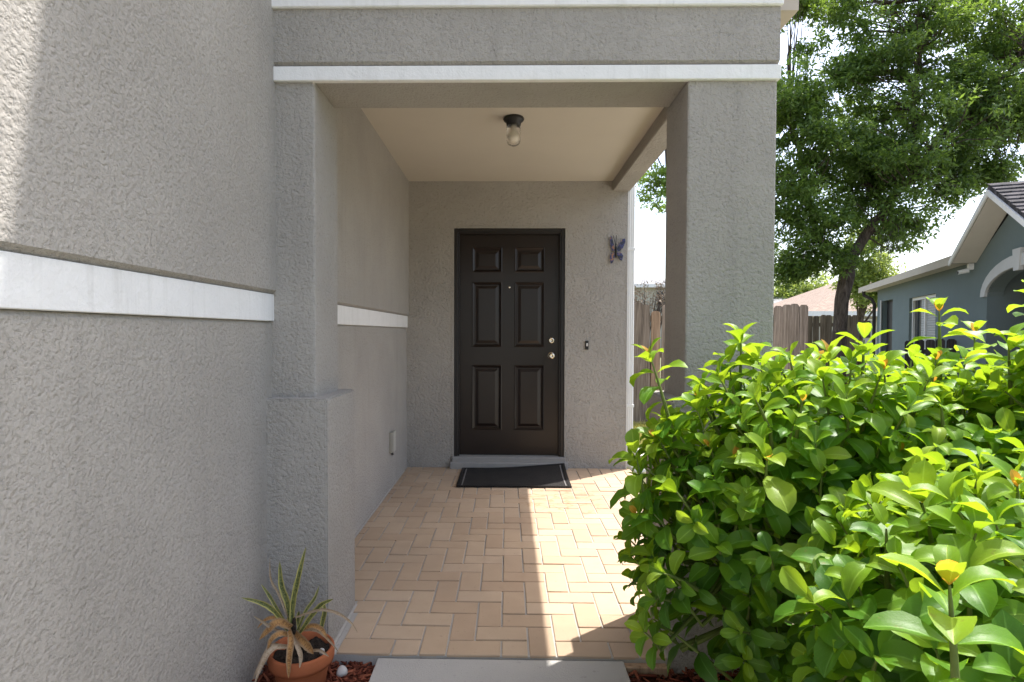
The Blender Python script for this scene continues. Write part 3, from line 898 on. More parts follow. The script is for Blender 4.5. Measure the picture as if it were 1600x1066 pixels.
def blade(pts, width, mat, name='leaf', fold=0.35, flat=None, tw=0.0):
    """ribbon leaf with a channelled section through pts (px,py,depth)"""
    P = [W(*p) for p in pts]
    # resample
    n = 14
    res = []
    for k in range(n + 1):
        f = k / n * (len(P) - 1); i = min(int(f), len(P) - 2); u = f - i
        p0 = P[max(i - 1, 0)]; p1 = P[i]; p2 = P[i + 1]; p3 = P[min(i + 2, len(P) - 1)]
        res.append(0.5 * ((2 * p1) + (p2 - p0) * u + (2 * p0 - 5 * p1 + 4 * p2 - p3) * u * u + (3 * p1 - p0 - 3 * p2 + p3) * u ** 3))
    V, uv = [], []
    for k, p in enumerate(res):
        tdir = (res[min(k + 1, n)] - res[max(k - 1, 0)]).normalized()
        view = Vector((0, -1, 0.45)).normalized()
        side = tdir.cross(view).normalized()
        nrm = side.cross(tdir).normalized()
        a = tw * k / n
        side, nrm = side * math.cos(a) + nrm * math.sin(a), nrm * math.cos(a) - side * math.sin(a)
        f = k / n
        w = width * (0.55 + 0.9 * f - 1.45 * f ** 3.2) * (1 + 0.07 * math.sin(k * 2.3 + width * 900))
        w = max(w, 0.0008)
        for q, s in enumerate((-1, -0.5, 0, 0.5, 1)):
            V.append(p + side * (s * w / 2) + nrm * (abs(s) * w * fold * 0.5)); uv.append((f, 0.5 + s * 0.5))
    F = []
    for k in range(n):
        for q in range(4):
            F.append((k * 5 + q, k * 5 + q + 1, (k + 1) * 5 + q + 1, (k + 1) * 5 + q))
    return np_mesh(name, np.array([list(v) for v in V]), np.array(F), mat, pt, True, np.array(uv))
blades = [
    ([(456, 990, 1.95), (458, 945, 1.95), (467, 900, 1.95), (478, 855, 1.96)], 0.024, 'blade'),
    ([(455, 985, 1.97), (450, 945, 1.98), (440, 915, 1.99), (437, 877, 2.0)], 0.026, 'blade'),
    ([(450, 965, 1.96), (436, 928, 1.95), (424, 905, 1.94), (422, 872, 1.93)], 0.011, 'blade_dry'),
    ([(450, 985, 1.93), (432, 958, 1.90), (410, 943, 1.88), (377, 934, 1.86)], 0.020, 'blade'),
    ([(450, 980, 1.95), (432, 950, 1.96), (420, 930, 1.97), (408, 913, 1.98)], 0.014, 'blade'),
    ([(465, 985, 1.96), (478, 955, 1.97), (492, 935, 1.98), (499, 915, 1.99)], 0.014, 'blade'),
    ([(468, 990, 1.92), (485, 965, 1.90), (502, 945, 1.89), (521, 936, 1.88)], 0.020, 'blade'),
    ([(462, 965, 1.92), (500, 953, 1.88), (528, 958, 1.85), (548, 972, 1.83), (559, 988, 1.82)], 0.011, 'blade_dry'),
    ([(455, 980, 1.93), (435, 972, 1.90), (420, 985, 1.88), (405, 1000, 1.87)], 0.036, 'blade_brown'),
    ([(452, 985, 1.90), (455, 1000, 1.86), (452, 1030, 1.83), (451, 1060, 1.82)], 0.026, 'blade_brown'),
    ([(462, 990, 1.92), (472, 1000, 1.88), (484, 1012, 1.86), (490, 1022, 1.85)], 0.036, 'blade_brown'),
    ([(448, 1010, 1.90), (428, 1013, 1.86), (412, 1035, 1.83), (397, 1072, 1.80)], 0.022, 'blade_dry'),
    ([(446, 1012, 1.92), (424, 1008, 1.88), (408, 1035, 1.84), (395, 1062, 1.82)], 0.014, 'blade_dry'),
    ([(445, 990, 1.92), (425, 980, 1.89), (410, 970, 1.88), (396, 962, 1.87)], 0.014, 'blade_dry'),
    ([(470, 985, 1.93), (495, 985, 1.90), (515, 1000, 1.88), (530, 1020, 1.88)], 0.012, 'blade_dry'),
    ([(500, 990, 1.97), (505, 970, 1.98), (508, 955, 1.98), (505, 940, 1.99)], 0.022, 'blade'),
    ([(468, 985, 1.98), (466, 970, 1.99), (467, 960, 1.99), (467, 955, 1.99)], 0.016, 'blade'),
    ([(452, 992, 1.91), (438, 990, 1.88), (424, 1000, 1.86), (418, 1018, 1.85)], 0.024, 'blade_brown'),
    ([(458, 994, 1.90), (466, 1012, 1.86), (470, 1026, 1.85), (468, 1044, 1.84)], 0.018, 'blade_dry'),
    ([(470, 985, 1.92), (488, 978, 1.90), (503, 984, 1.88), (512, 1000, 1.87)], 0.020, 'blade_brown'),
    ([(448, 978, 1.93), (432, 966, 1.91), (416, 968, 1.90), (402, 982, 1.89)], 0.016, 'blade_brown'),
    ([(480, 1018, 1.90), (498, 1016, 1.86), (507, 1020, 1.85), (514, 1026, 1.85)], 0.012, 'blade_dry'),
]
for i, (p, w, m) in enumerate(blades):
    blade(p, w, M[m], tw=rnd.uniform(-0.7, 0.7) if 'blade' != m else rnd.uniform(-0.3, 0.3), fold=0.5 if m == 'blade' else 0.35 if m == 'blade_brown' else 0.7)
obj('stem', tube(bmesh.new(), [(PC[0], PC[1], 0.09), W(459, 985, 1.95), W(460, 965, 1.95)], [0.010, 0.009, 0.006], 8), M['soil'], pt, True)
def pebble(name, c, r, squash, seed, label, cat, cup=False):
    b = bmesh.new()
    bmesh.ops.create_icosphere(b, subdivisions=3, radius=r)
    q = random.Random(seed)
    a = [(Vector((q.uniform(-1, 1), q.uniform(-1, 1), q.uniform(-1, 1))).normalized(), q.uniform(0.6, 1.4)) for _ in range(5)]
    for v in b.verts:
        d = v.co.normalized()
        k = 1 + sum(0.05 * w * math.sin(3 * d.dot(n)) for n, w in a)
        v.co = Vector((v.co.x * k, v.co.y * k, v.co.z * k * squash)) + Vector(c)
    o = obj(name, b, M['pebble'], None, True)
    return tag(o, label, cat)
pebble('pebble', (-0.598, 2.03, -0.020), 0.020, 0.95, 3, 'round white pebble lying in the mulch beside the pot', 'pebble')
pebble('pebble', (PC[0] + 0.074, PC[1] - 0.005, 0.100), 0.0095, 1.25, 8, 'tiny pale pebble on the soil inside the pot', 'pebble')

# ------------------------------------------------------------------ hedge shrubs by the pillar
NS, NW = 6, 4                                        # leaf grid
def leaf_template(length=1.0, width=0.46, fold=0.30, curl=0.5, wav=0.0):
    V, uv = [], []
    x, z, ang = 0.0, 0.0, 0.0
    pts = []
    for k in range(NS + 1):
        f = k / NS
        pts.append((x, z, ang))
        ang -= curl / NS * (0.5 + f)
        x += math.cos(ang) / NS; z += math.sin(ang) / NS
    for k, (x, z, ang) in enumerate(pts):
        f = k / NS
        w = width * (math.sin(math.pi * min(1, (f ** 1.22) * 0.955 + 0.02)) ** 0.70) if 0 < f < 1 else (0.03 if f == 0 else 0.02)
        for q in range(NW + 1):
            s = q / NW * 2 - 1
            dz = abs(s) * fold * w * 0.5 + wav * math.sin(f * 9 + s * 2) * abs(s) * w
            V.append((x - math.sin(ang) * dz, s * w / 2, z + math.cos(ang) * dz)); uv.append((f, 0.5 + s * 0.5))
    F = [(k * (NW + 1) + q, (k + 1) * (NW + 1) + q, (k + 1) * (NW + 1) + q + 1, k * (NW + 1) + q + 1) for k in range(NS) for q in range(NW)]
    return np.array(V) * length, np.array(F), np.array(uv)
TEMPL = [leaf_template(1, 0.52, 0.42, 1.15, 0.05), leaf_template(1, 0.55, 0.36, 0.75, 0.04), leaf_template(1, 0.58, 0.26, 0.4, 0.06),
         leaf_template(1, 0.50, 0.48, 1.6, 0.03), leaf_template(1, 0.57, 0.34, 0.9, 0.09)]
LEAFMESH = {}
def leaf_mesh(ti, mi):
    if (ti, mi) not in LEAFMESH:
        V, F, uv = TEMPL[ti]
        o = np_mesh('leaf', V, F, LEAF[mi], None, True, uv)
        LEAFMESH[ti, mi] = o.data
        bpy.data.objects.remove(o)
    return LEAFMESH[ti, mi]
def unit(v): return v / (np.linalg.norm(v) + 1e-9)
CAMP = np.array([0, 0, EYE])
CRN = np.array([list(r) for r in CR])
def project(p):
    q = CRN @ (np.asarray(p) - CAMP)
    return CX + FPX * q[0] / q[1], CY - FPX * q[2] / q[1], q[1]

ALLSHRUBS = []
def bare(p):
    """the hedge foot is clipped clear of the pillar base and the mulch on the porch side"""
    return p[1] > 1.2 and p[2] < 0.42 - (p[0] - 0.36) * 0.75
def shrub(c, rx, ry, ztop, zlow, nshoot, label, seed, tall=(), nfill=500, voff=0.0):
    g = np.random.default_rng(seed)
    base = np.array([c[0], c[1], GZ])
    H = ztop - zlow
    cen = np.array([c[0], c[1], zlow])
    leaves = []                                     # (pos, ldir, normal, len, template, mat, score)
    stems = bmesh.new()
    ph = g.uniform(0, 6.28, 6)
    def surf(th, fi):
        """boxy dome, lumpy"""
        e = 0.72
        st, ct = math.sin(th), math.cos(th)
        lump = 1 + 0.07 * math.sin(3 * fi + ph[0]) * st + 0.06 * math.sin(5 * fi + 3 * th + ph[1]) + 0.05 * math.sin(8 * fi - 4 * th + ph[2])
        sx = math.copysign(abs(st) ** e, st); cz = math.copysign(abs(ct) ** e, ct)
        p = np.array([rx * sx * math.cos(fi) * lump, ry * sx * math.sin(fi) * lump, H * cz * (0.93 + 0.07 * lump)])
        n = unit(np.array([p[0] / rx ** 2, p[1] / ry ** 2, max(p[2], 0) / H ** 2 * 1.0 + 0.02]))
        return cen + p, n
    def add_leaf(p, l, nrm, L, young, droop=0.0):
        l = unit(l + np.array([0, 0, -droop])); nrm = unit(nrm - l * np.dot(nrm, l))
        if young == -1: mi, ti = (4 if g.random() < 0.35 else 0), 2
        elif young == 0: mi, ti = (1 if g.random() < 0.3 else 0), g.choice([1, 2, 0])
        elif young == 1: mi, ti = (0 if g.random() < 0.35 else 1), g.choice([0, 1, 3, 4])
        elif young == 2: mi, ti = (1 if g.random() < 0.45 else 2), g.choice([0, 1, 3, 4])
        elif young == 3: mi, ti = (2 if g.random() < 0.7 else 3), g.choice([0, 1, 2, 4])
        else: mi, ti = 3, g.choice([0, 1, 2, 4])
        leaves.append((p, l, nrm, L, int(ti), int(mi)))
    def shoot(tip, d, n_pairs, size, vigor):
        d = unit(d)
        ref = unit(np.cross(d, g.normal(0, 1, 3)))
        ref2 = np.cross(d, ref)
        gap = size * g.uniform(0.20, 0.30)
        p = tip.copy()
        pts = [tip]
        if vigor > 0.6 and g.random() < 0.5:
            for s in (-1, 1):
                add_leaf(tip, unit(d + ref * 0.22 * s), ref * -s, size * g.uniform(0.32, 0.5), -1)
        for k in range(n_pairs):
            nl = 2
            for s in range(nl):
                az = k * math.pi / 2 + s * math.pi + g.normal(0, 0.22)
                rad = ref * math.cos(az) + ref2 * math.sin(az)
                a = min(1.4, (0.50 + 0.24 * k) * g.uniform(0.8, 1.2))
                l = d * math.cos(a) + rad * math.sin(a)
                nrm = d * math.sin(a) - rad * math.cos(a)
                nrm = nrm + g.normal(0, 0.16, 3)
                L = size * min(1.0, 0.70 + 0.15 * k) * g.uniform(0.85, 1.15)
                age = (k + 1) // 2 + (0 if vigor > 0.62 else 1 if vigor > 0.36 else 2)
                add_leaf(p + l * 0.006, l, nrm, L, min(age, 4), 0.06 * k)
            p = p - d * gap * (1 + 0.25 * k) + np.array([0, 0, -0.002 * k])
            pts.append(p.copy())
        # stem runs on towards the heart of the shrub
        heart = np.array([c[0] + g.uniform(-.35, .35) * rx, c[1] + g.uniform(-.35, .35) * ry, zlow + g.uniform(0.0, 0.5) * H])
        inn = p * 0.55 + heart * 0.45
        pts += [inn]
        tube(stems, [Vector(q) for q in pts], [0.0016 + 0.0009 * i for i in range(len(pts))], 5, False)
    gold = math.pi * (3 - math.sqrt(5))
    for i in range(nshoot):
        cz = 1 - 1.32 * (i + 0.5) / nshoot               # from top down past the equator
        th = math.acos(max(-1, min(1, cz))) + g.normal(0, 0.03)
        fi = i * gold + g.normal(0, 0.06)
        th = min(th, 1.95)
        tip, n = surf(th, fi)
        if tip[2] < 0.0: tip[2] = g.uniform(0.0, 0.12)
        if tip[1] > 2.06 and tip[2] < 1.1: continue          # nothing grows into the pillar
        if tip[0] < 0.60 and tip[1] > 1.95: continue
        if bare(tip): continue
        vig = max(0.0, 1 - th / 1.45) * 0.85 + g.uniform(0.02, 0.50) + voff
        d = unit(n * (0.65 + 0.25 * th) + np.array([0, 0, 1.0 - 0.42 * th]) + g.normal(0, 0.28, 3))
        tip = tip + n * g.normal(0.0, 0.028)
        shoot(tip, d, int(g.integers(4, 7)), 0.094 * g.uniform(0.64, 1.14), vig)
    for (dx, dy, z, lean) in tall:                           # shoots that stand above the rest
        tip = np.array([c[0] + dx, c[1] + dy, z])
        shoot(tip, np.array([lean, g.normal(0, .1), 1.0]), 6, 0.088, 1.0)
    for i in range(nfill):                                   # older leaves inside
        u = unit(g.normal(0, 1, 3)); u[2] = abs(u[2]) * 1.1 - 0.3
        r = g.uniform(0.45, 0.9)
        p = cen + np.array([u[0] * rx * r, u[1] * ry * r, u[2] * H * r])
        p[2] = max(p[2], 0.02)
        if bare(p - np.array([0, 0, 0.06])): continue
        l = unit(np.array([u[0], u[1], g.uniform(-0.6, 0.3)]) + g.normal(0, 0.5, 3))
        add_leaf(p, l, unit(np.array([0, 0, 1.0]) + g.normal(0, 0.45, 3)), 0.085 * g.uniform(0.8, 1.25), 4)
    root = thing('shrub', tuple(base), label, 'shrub', 'hedge shrubs in front of the pillar')
    # main branches
    for k in range(9):
        fi = k / 9 * 6.283 + g.uniform(-.3, .3)
        q = [base + np.array([0.05 * math.cos(fi), 0.05 * math.sin(fi), -0.02])]
        for s in (0.3, 0.6, 0.85):
            q.append(base + np.array([rx * 0.7 * s * math.cos(fi) + g.normal(0, .02), ry * 0.7 * s * math.sin(fi) + g.normal(0, .02), (zlow + H * 0.75 * s ** 0.8) - GZ * 1.0]) - np.array([0, 0, 0.0]))
        tube(stems, [Vector(v) for v in q], [0.013, 0.009, 0.006, 0.003], 6, False)
    obj('branches', stems, M['stem'], root, True)
    ALLSHRUBS.append((root, leaves, cen, np.array([rx, ry, H])))

shrub((1.02, 1.66), 0.62, 0.42, 1.15, 0.30, 400, 'tall leafy shrub closest to the pillar, reaching over the tiled porch', 21,
      tall=((-0.60, 0.02, 1.15, -0.35), (0.45, 0.15, 1.22, 0.1), (-0.3, 0.1, 1.2, 0.0), (-0.05, -0.1, 1.2, 0.1), (0.25, -0.2, 1.19, 0.0)))
shrub((1.0, 1.0), 0.46, 0.40, 0.97, 0.25, 300, 'lower leafy shrub nearest the bottom right corner, big leaves in front', 22,
      tall=((-0.44, -0.28, 0.90, -0.1), ), nfill=420, voff=-0.12)
shrub((1.62, 1.30), 0.54, 0.52, 1.27, 0.32, 420, 'tallest leafy shrub at the right edge, before the teal house', 23,
      tall=((-0.18, 0.10, 1.33, 0.05), (0.08, -0.22, 1.31, 0.1), (-0.34, -0.05, 1.27, -0.1), (0.16, 0.16, 1.36, 0.1), (-0.05, 0.42, 1.34, -.05), (-0.2, -0.3, 1.23, 0), (-0.42, 0.3, 1.28, 0)), nfill=420)

def rot_cols(l, n):
    s = np.cross(n, l)
    return np.stack([l, s, n], 1)
for root, leaves, cen, ext in ALLSHRUBS:
    sc = []
    for (p, l, n, L, ti, mi) in leaves:
        m = p + l * L * 0.5
        u, v, d = project(m)
        infr = -60 < u < 1660 and -60 < v < 1120 and d > 0.1
        out = np.linalg.norm((m - cen) / ext)
        toc = unit(CAMP - m)
        facing = 0.3 + 0.7 * abs(float(np.dot(n, toc)))
        front = float(np.dot(unit((m - cen) / ext), toc))
        sc.append((L / d) ** 2 * facing * (1 if infr else 0) * max(0.02, out - 0.62) * (1.0 if front > -0.05 else 0.1))
    order = np.argsort(-np.array(sc))
    single = set(order[:300].tolist())
    VV, FF, UU, MI = [], [], [], []
    off = 0
    loc = Vector(root.location)
    for k, (p, l, n, L, ti, mi) in enumerate(leaves):
        A = rot_cols(l, n)
        if k in single:
            o = link(bpy.data.objects.new('leaf', leaf_mesh(ti, mi)))
            o.parent = root
            mt = Matrix([[*(A[r] * L), p[r] - loc[r]] for r in range(3)] + [[0, 0, 0, 1]])
            o.matrix_local = mt
        else:
            V, F, uv = TEMPL[ti]
            VV.append((V * L) @ A.T + p); FF.append(F + off); UU.append(uv); MI.append(np.full(len(F), mi))
            off += len(V)
    fo = np_mesh('foliage', np.concatenate(VV), np.concatenate(FF), LEAF, root, True, np.concatenate(UU), np.concatenate(MI))
    fo['kind'] = 'stuff'

# ------------------------------------------------------------------ lawn grass seen beside the house
def grass(name, x0, x1, y0, y1, n, label):
    X = rng.uniform(x0, x1, n); Y = rng.uniform(y0, y1, n)
    h = rng.uniform(0.03, 0.075, n); a = rng.uniform(0, 6.283, n); w = rng.uniform(0.002, 0.004, n)
    ln = rng.normal(0, 0.025, (n, 2))
    b0 = np.stack([X - np.cos(a) * w, Y - np.sin(a) * w, np.full(n, GZ - 0.003)], 1)
    b1 = np.stack([X + np.cos(a) * w, Y + np.sin(a) * w, np.full(n, GZ - 0.003)], 1)
    tp = np.stack([X + ln[:, 0], Y + ln[:, 1], GZ + h], 1)
    V = np.stack([b0, b1, tp], 1).reshape(-1, 3)
    F = np.arange(n * 3).reshape(-1, 3)
    return tag(np_mesh(name, V, F, M['grass']), label, 'grass', kind='stuff')
grass('grass', 1.15, 3.2, 5.4, 8.25, 26000, 'short yellowish lawn grass beside the house')
tag(obj('splash_block', prism([(1.34, GZ), (1.66, GZ), (1.66, GZ + 0.09), (1.63, GZ + 0.09), (1.60, GZ + 0.03), (1.40, GZ + 0.03), (1.37, GZ + 0.09), (1.34, GZ + 0.09)], 5.95, 6.55, 'Y'), M['trim']),
    'white splash block on the lawn behind the downspout', 'splash block')

# ------------------------------------------------------------------ fences
def plank_mesh(w, h, th=0.018, name='plank'):
    poly = [(-w / 2, 0), (w / 2, 0), (w / 2, h - 0.03), (w / 2 - 0.028, h), (-w / 2 + 0.028, h), (-w / 2, h - 0.03)]
    b = prism(poly, -th / 2, th / 2, 'Y')
    me = bpy.data.meshes.new(name)
    b.to_mesh(me); b.free()
    return me
def fence(p0, p1, h, mat, label, pitch=0.143, seed=1, odd=None):
    p0, p1 = Vector((*p0, GZ)), Vector((*p1, GZ))
    q = random.Random(seed)
    d = (p1 - p0); n = int(d.length / pitch); ang = math.atan2(d.y, d.x); d.normalize()
    root = thing('fence', p0, label, 'fence')
    ms = [plank_mesh(pitch - 0.006 - k * 0.003, h + dh) for k, dh in enumerate((0, 0.015, -0.02, 0.005))]
    for m in ms: m.materials.append(mat)
    for i in range(n):
        me = q.choice(ms)
        if odd and i in odd:
            me = plank_mesh(pitch - 0.01, h - 0.11); me.materials.append(M['fence_new'])
        o = link(bpy.data.objects.new('plank', me))
        o.parent = root
        o.location = d * (pitch * (i + 0.5)) + Vector((0, 0, 0.01)) + Vector((-d.y, d.x, 0)) * q.uniform(-.004, .004)
        o.rotation_euler = (q.gauss(0, 0.008), q.gauss(0, 0.008), ang)
    nv = Vector((-d.y, d.x, 0))
    for z in (0.3, h * 0.55, h - 0.25):
        b = box(0, n * pitch, 0.012, 0.05, z, z + 0.085)
        o = obj('rail', b, mat, None); o.parent = root; o.rotation_euler = (0, 0, ang)
    for i in range(0, int(n * pitch / 2.2) + 1):
        x = min(i * 2.2 + 0.05, n * pitch - 0.05)
        o = obj('post', box(x - 0.045, x + 0.045, 0.05, 0.14, -0.02, h - 0.05), mat, None); o.parent = root; o.rotation_euler = (0, 0, ang)
    return root
fence((1.10, 8.22), (4.53, 8.60), 1.735, M['fence'], 'tall weathered board fence behind the pillar', seed=4, odd=(7,))
fence((4.3, 12.9), (8.0, 12.9), 1.72, M['fence'], 'weathered board fence behind the big tree trunk', seed=9)
fence((7.35, 10.6), (8.05, 10.1), 1.20, M['fence_dark'], 'low dark board fence in front of the teal house', seed=5)

# ------------------------------------------------------------------ trees
def leaf_cloud(centers, spread, per, size, g, flat=0.8):
    n = len(centers) * per
    c = np.repeat(centers, per, 0)
    sp = np.repeat(spread, per)
    off = g.normal(0, 1, (n, 3)); off /= np.linalg.norm(off, axis=1)[:, None]
    off *= (g.random(n) ** 0.55 * sp)[:, None]; off[:, 2] *= flat
    p = c + off
    l = g.normal(0, 1, (n, 3)) + off * 2.2 + np.array([0, 0, -0.25]); l /= np.linalg.norm(l, axis=1)[:, None]
    r = g.normal(0, 1, (n, 3)) * 0.8 + np.array([0, 0, 1.0])
    s = np.cross(l, r); s /= np.linalg.norm(s, axis=1)[:, None] + 1e-9
    nn = np.cross(s, l)
    L = size * g.uniform(0.65, 1.3, n); Wd = L * g.uniform(0.30, 0.44, n)
    a = p; b = p + l * (L * 0.5)[:, None] + s * (Wd * 0.5)[:, None] + nn * (Wd * 0.15)[:, None]
    d = p + l * (L * 0.5)[:, None] - s * (Wd * 0.5)[:, None] + nn * (Wd * 0.15)[:, None]
    e = p + l * L[:, None]
    V = np.stack([a, b, e, d], 1).reshape(-1, 3)
    F = (np.array([(0, 1, 2), (0, 2, 3)])[None] + (np.arange(n) * 4)[:, None, None]).reshape(-1, 3)
    return V, F

def limb_pts(a, b, sag, g, n=7, wob=0.12):
    a, b = np.array(a, float), np.array(b, float)
    L = np.linalg.norm(b - a)
    out = []
    for k in range(n + 1):
        f = k / n
        p = a + (b - a) * f + np.array([0, 0, sag * math.sin(math.pi * f) * L])
        if 0 < k < n: p = p + g.normal(0, wob * L / n, 3)
        out.append(p)
    return out

TY = 11.0
def tx(px): return W(px, 470, TY).x
def tz(py): return W(1350, py, TY).z
g = np.random.default_rng(5)
oak = thing('oak_tree', (6.42, TY, GZ), 'large spreading oak tree with a leaning trunk between pillar and teal house', 'tree')
b = bmesh.new()
trunk = [(tx(1303), TY, GZ - 0.1), (tx(1306), TY, 0.5), (tx(1312), TY, tz(515)), (tx(1316), TY, tz(470)), (tx(1322), TY, tz(430)), (tx(1324), TY, tz(395))]
tube(b, [Vector(p) for p in trunk], [0.24, 0.17, 0.125, 0.12, 0.13, 0.15], 16)
for v in b.verts:
    v.co.x += 0.02 * math.sin(v.co.z * 7 + v.co.y * 9); v.co.y += 0.02 * math.sin(v.co.z * 5 + v.co.x * 11)
obj('trunk', b, M['bark'], oak, True)
fork = np.array([tx(1323), TY, tz(412)])
limbs = {
    'a': ((tx(1395), TY - 0.5, tz(300)), 0.15, 0.05), 'b': ((tx(1250), TY + 0.6, tz(330)), 0.14, 0.06), 'c': ((tx(1350), TY + 0.9, tz(300)), 0.13, 0.0),
}
segs = []
ends = []
def add_limb(a, bb, r0, r1, sag, wob=0.12, n=7):
    pts = limb_pts(a, bb, sag, g, n, wob)
    rr = [r0 + (r1 - r0) * k / (len(pts) - 1) for k in range(len(pts))]
    bmm = tube(bmesh.new(), [Vector(p) for p in pts], rr, 10)
    obj('limb', bmm, M['bark'], oak, True)
    return pts
A = add_limb(fork, (tx(1400), TY - 0.4, tz(285)), 0.10, 0.06, 0.05)
A2 = add_limb(A[-1], (tx(1422), TY, tz(130)), 0.08, 0.045, 0.0)
A3 = add_limb(A[-1], (tx(1560), TY - 0.6, tz(110)), 0.075, 0.04, 0.06)
B = add_limb(fork, (tx(1235), TY + 0.5, tz(325)), 0.08, 0.05, 0.06)
B2 = add_limb(B[-1], (tx(1130), TY + 0.2, tz(250)), 0.055, 0.03, 0.05)
B3 = add_limb(B[3], (tx(1270), TY + 1.0, tz(160)), 0.06, 0.03, 0.04)
C = add_limb(A[4], (tx(1345), TY + 1.0, tz(190)), 0.07, 0.035, 0.0)
A4 = add_limb(A3[3], (tx(1640), TY - 0.3, tz(180)), 0.06, 0.035, 0.05)
B4 = add_limb(B2[-1], (tx(1030), TY + 0.1, tz(285)), 0.045, 0.02, 0.05)
A5 = add_limb(A2[-1], (tx(1450), TY + 0.2, tz(-60)), 0.055, 0.02, 0.0)
skel = np.array(A[2:] + A2 + A3 + B[2:] + B2 + B3 + C + A4 + B4 + A5)
lobes = [(1018, 285, 52, .8), (1085, 255, 95, .6), (1150, 200, 90, .6), (1245, 345, 85, 1.1), (1225, 225, 85, .9), (1255, 120, 75, .75), (1235, 30, 60, .35), (1300, 270, 95, 1.1),
         (1345, 215, 105, 1.1), (1400, 105, 110, 1.05), (1340, 100, 75, .75), (1445, 225, 100, 1.1), (1500, 50, 95, .95), (1535, 175, 95, 1.1), (1595, 85, 105, 1.0), (1590, 195, 70, 1.0),
         (1670, 140, 100, .7), (1385, 315, 50, 1.0), (1275, 395, 48, .9), (1240, 415, 32, .8), (1548, 262, 22, .5), (1410, 350, 28, .8), (1480, 285, 40, .7), (1400, -60, 120, .6), (1550, -60, 110, .6), (1290, 10, 45, .5), (1450, -20, 70, .7)]
cent, spr = [], []
for (px, py, r, dens) in lobes:
    rm = r * TY / 887
    for _ in range(max(4, int(11 * (r / 90) ** 2 * dens + 1))):          # boughs: tight leafy clumps with air between them
        u = g.normal(0, 1, 3); u /= np.linalg.norm(u)
        c0 = np.array([tx(px), TY, tz(py)]) + u * g.random() ** 0.45 * np.array([rm, rm * 0.95, rm * 0.95]) * 0.92
        rc = g.uniform(0.28, 0.55) * (0.75 + 0.25 * dens)
        for _ in range(int(20 * g.uniform(0.7, 1.2))):
            w = g.normal(0, 1, 3); w /= np.linalg.norm(w)
            cent.append(c0 + w * g.random() ** 0.4 * rc * np.array([1.15, 1.15, 0.72])); spr.append(g.uniform(0.10, 0.21))
for L_ in (A[4:], A2, A3, A4, C, B3):                                           # sprays hiding the limbs from the front
    for p_ in L_:
        for _ in range(7):
            cent.append(p_ + g.normal(0, 0.28, 3) + np.array([0, -0.35, 0])); spr.append(g.uniform(0.12, 0.24))
cent = np.array(cent); spr = np.array(spr)
V, F = leaf_cloud(cent, spr, 30, 0.098, g)
fo = np_mesh('foliage', V, F, M['oak_leaf'], oak); fo['kind'] = 'stuff'
# twigs from the limbs to the leaf clusters
tb = bmesh.new()
for c_ in cent[::4]:
    k = int(np.argmin(((skel - c_) ** 2).sum(1) + 0.35 * np.maximum(0, skel[:, 2] - c_[2]) ** 2))
    s = skel[k]
    mid = (s + c_) / 2 + g.normal(0, 0.10, 3) + np.array([0, 0, 0.06])
    tube(tb, [Vector(s), Vector(mid), Vector(c_)], [0.017, 0.010, 0.004], 4, False)
tw = obj('twigs', tb, M['bark'], oak); tw['kind'] = 'stuff'
# a beard of hanging moss under the right limb
mb = bmesh.new()
for k in range(46):
    x0 = tx(1385) + g.normal(0, 0.10); z0 = tz(350) + g.normal(0, 0.10); y0 = TY + g.normal(0, .15)
    L = g.uniform(0.25, 0.75)
    tube(mb, [Vector((x0, y0, z0)), Vector((x0 + g.normal(0, .03), y0, z0 - L * 0.5)), Vector((x0 + g.normal(0, .05), y0, z0 - L))], [0.006, 0.006, 0.002], 4, False)
mm = obj('hanging_moss', mb, mat_plain('grey_moss', (0.17, 0.18, 0.14), 0.95, 0.1), oak); mm['kind'] = 'stuff'

def small_tree(name, base, blobs, mat, per, size, label, seed, trunk_r=0.09, nper=60):
    g2 = np.random.default_rng(seed)
    root = thing(name, base, label, 'tree')
    cs, ss = [], []
    bmm = bmesh.new()
    top = max(b_[2] for b_ in blobs)
    tube(bmm, [Vector(base), Vector((base[0] + 0.1, base[1], (base[2] + top) / 2)), Vector((base[0], base[1], top))], [trunk_r, trunk_r * 0.7, trunk_r * 0.3], 8)
    for (x, y, z, r) in blobs:
        tube(bmm, [Vector((base[0], base[1], (base[2] + z) / 2)), Vector((x, y, z))], [trunk_r * 0.5, trunk_r * 0.15], 6)
        for _ in range(nper):
            u = g2.normal(0, 1, 3); u /= np.linalg.norm(u)
            cs.append(np.array([x, y, z]) + u * r * g2.random() ** 0.4); ss.append(r * g2.uniform(0.18, 0.34))
    obj('trunk', bmm, M['bark'], root, True)
    V, F = leaf_cloud(np.array(cs), np.array(ss), per, size, g2)
    f = np_mesh('foliage', V, F, mat, root); f['kind'] = 'stuff'
    return root
def at(px, py, y): return tuple(W(px, py, y))
small_tree('small_tree', (at(1352, 0, 21)[0], 21, GZ), [(*at(1350, 410, 21), 0.8), (*at(1372, 430, 21), 0.75), (*at(1335, 440, 21), 0.7), (*at(1362, 452, 21), 0.8), (*at(1348, 375, 21), 0.55), (*at(1385, 455, 21), 0.5)],
           M['pale_leaf'], 26, 0.16, 'pale green tree behind the oak trunk', 31)
small_tree('far_tree', (at(1255, 0, 52)[0], 52, GZ), [(*at(1235, 462, 52), 2.0), (*at(1258, 458, 52), 2.2), (*at(1280, 466, 52), 1.8), (*at(1215, 468, 52), 1.8), (*at(1185, 470, 52), 1.8)],
           M['pale_leaf'], 30, 0.34, 'hazy rounded tree far behind the grey roof', 32, 0.2, 70)
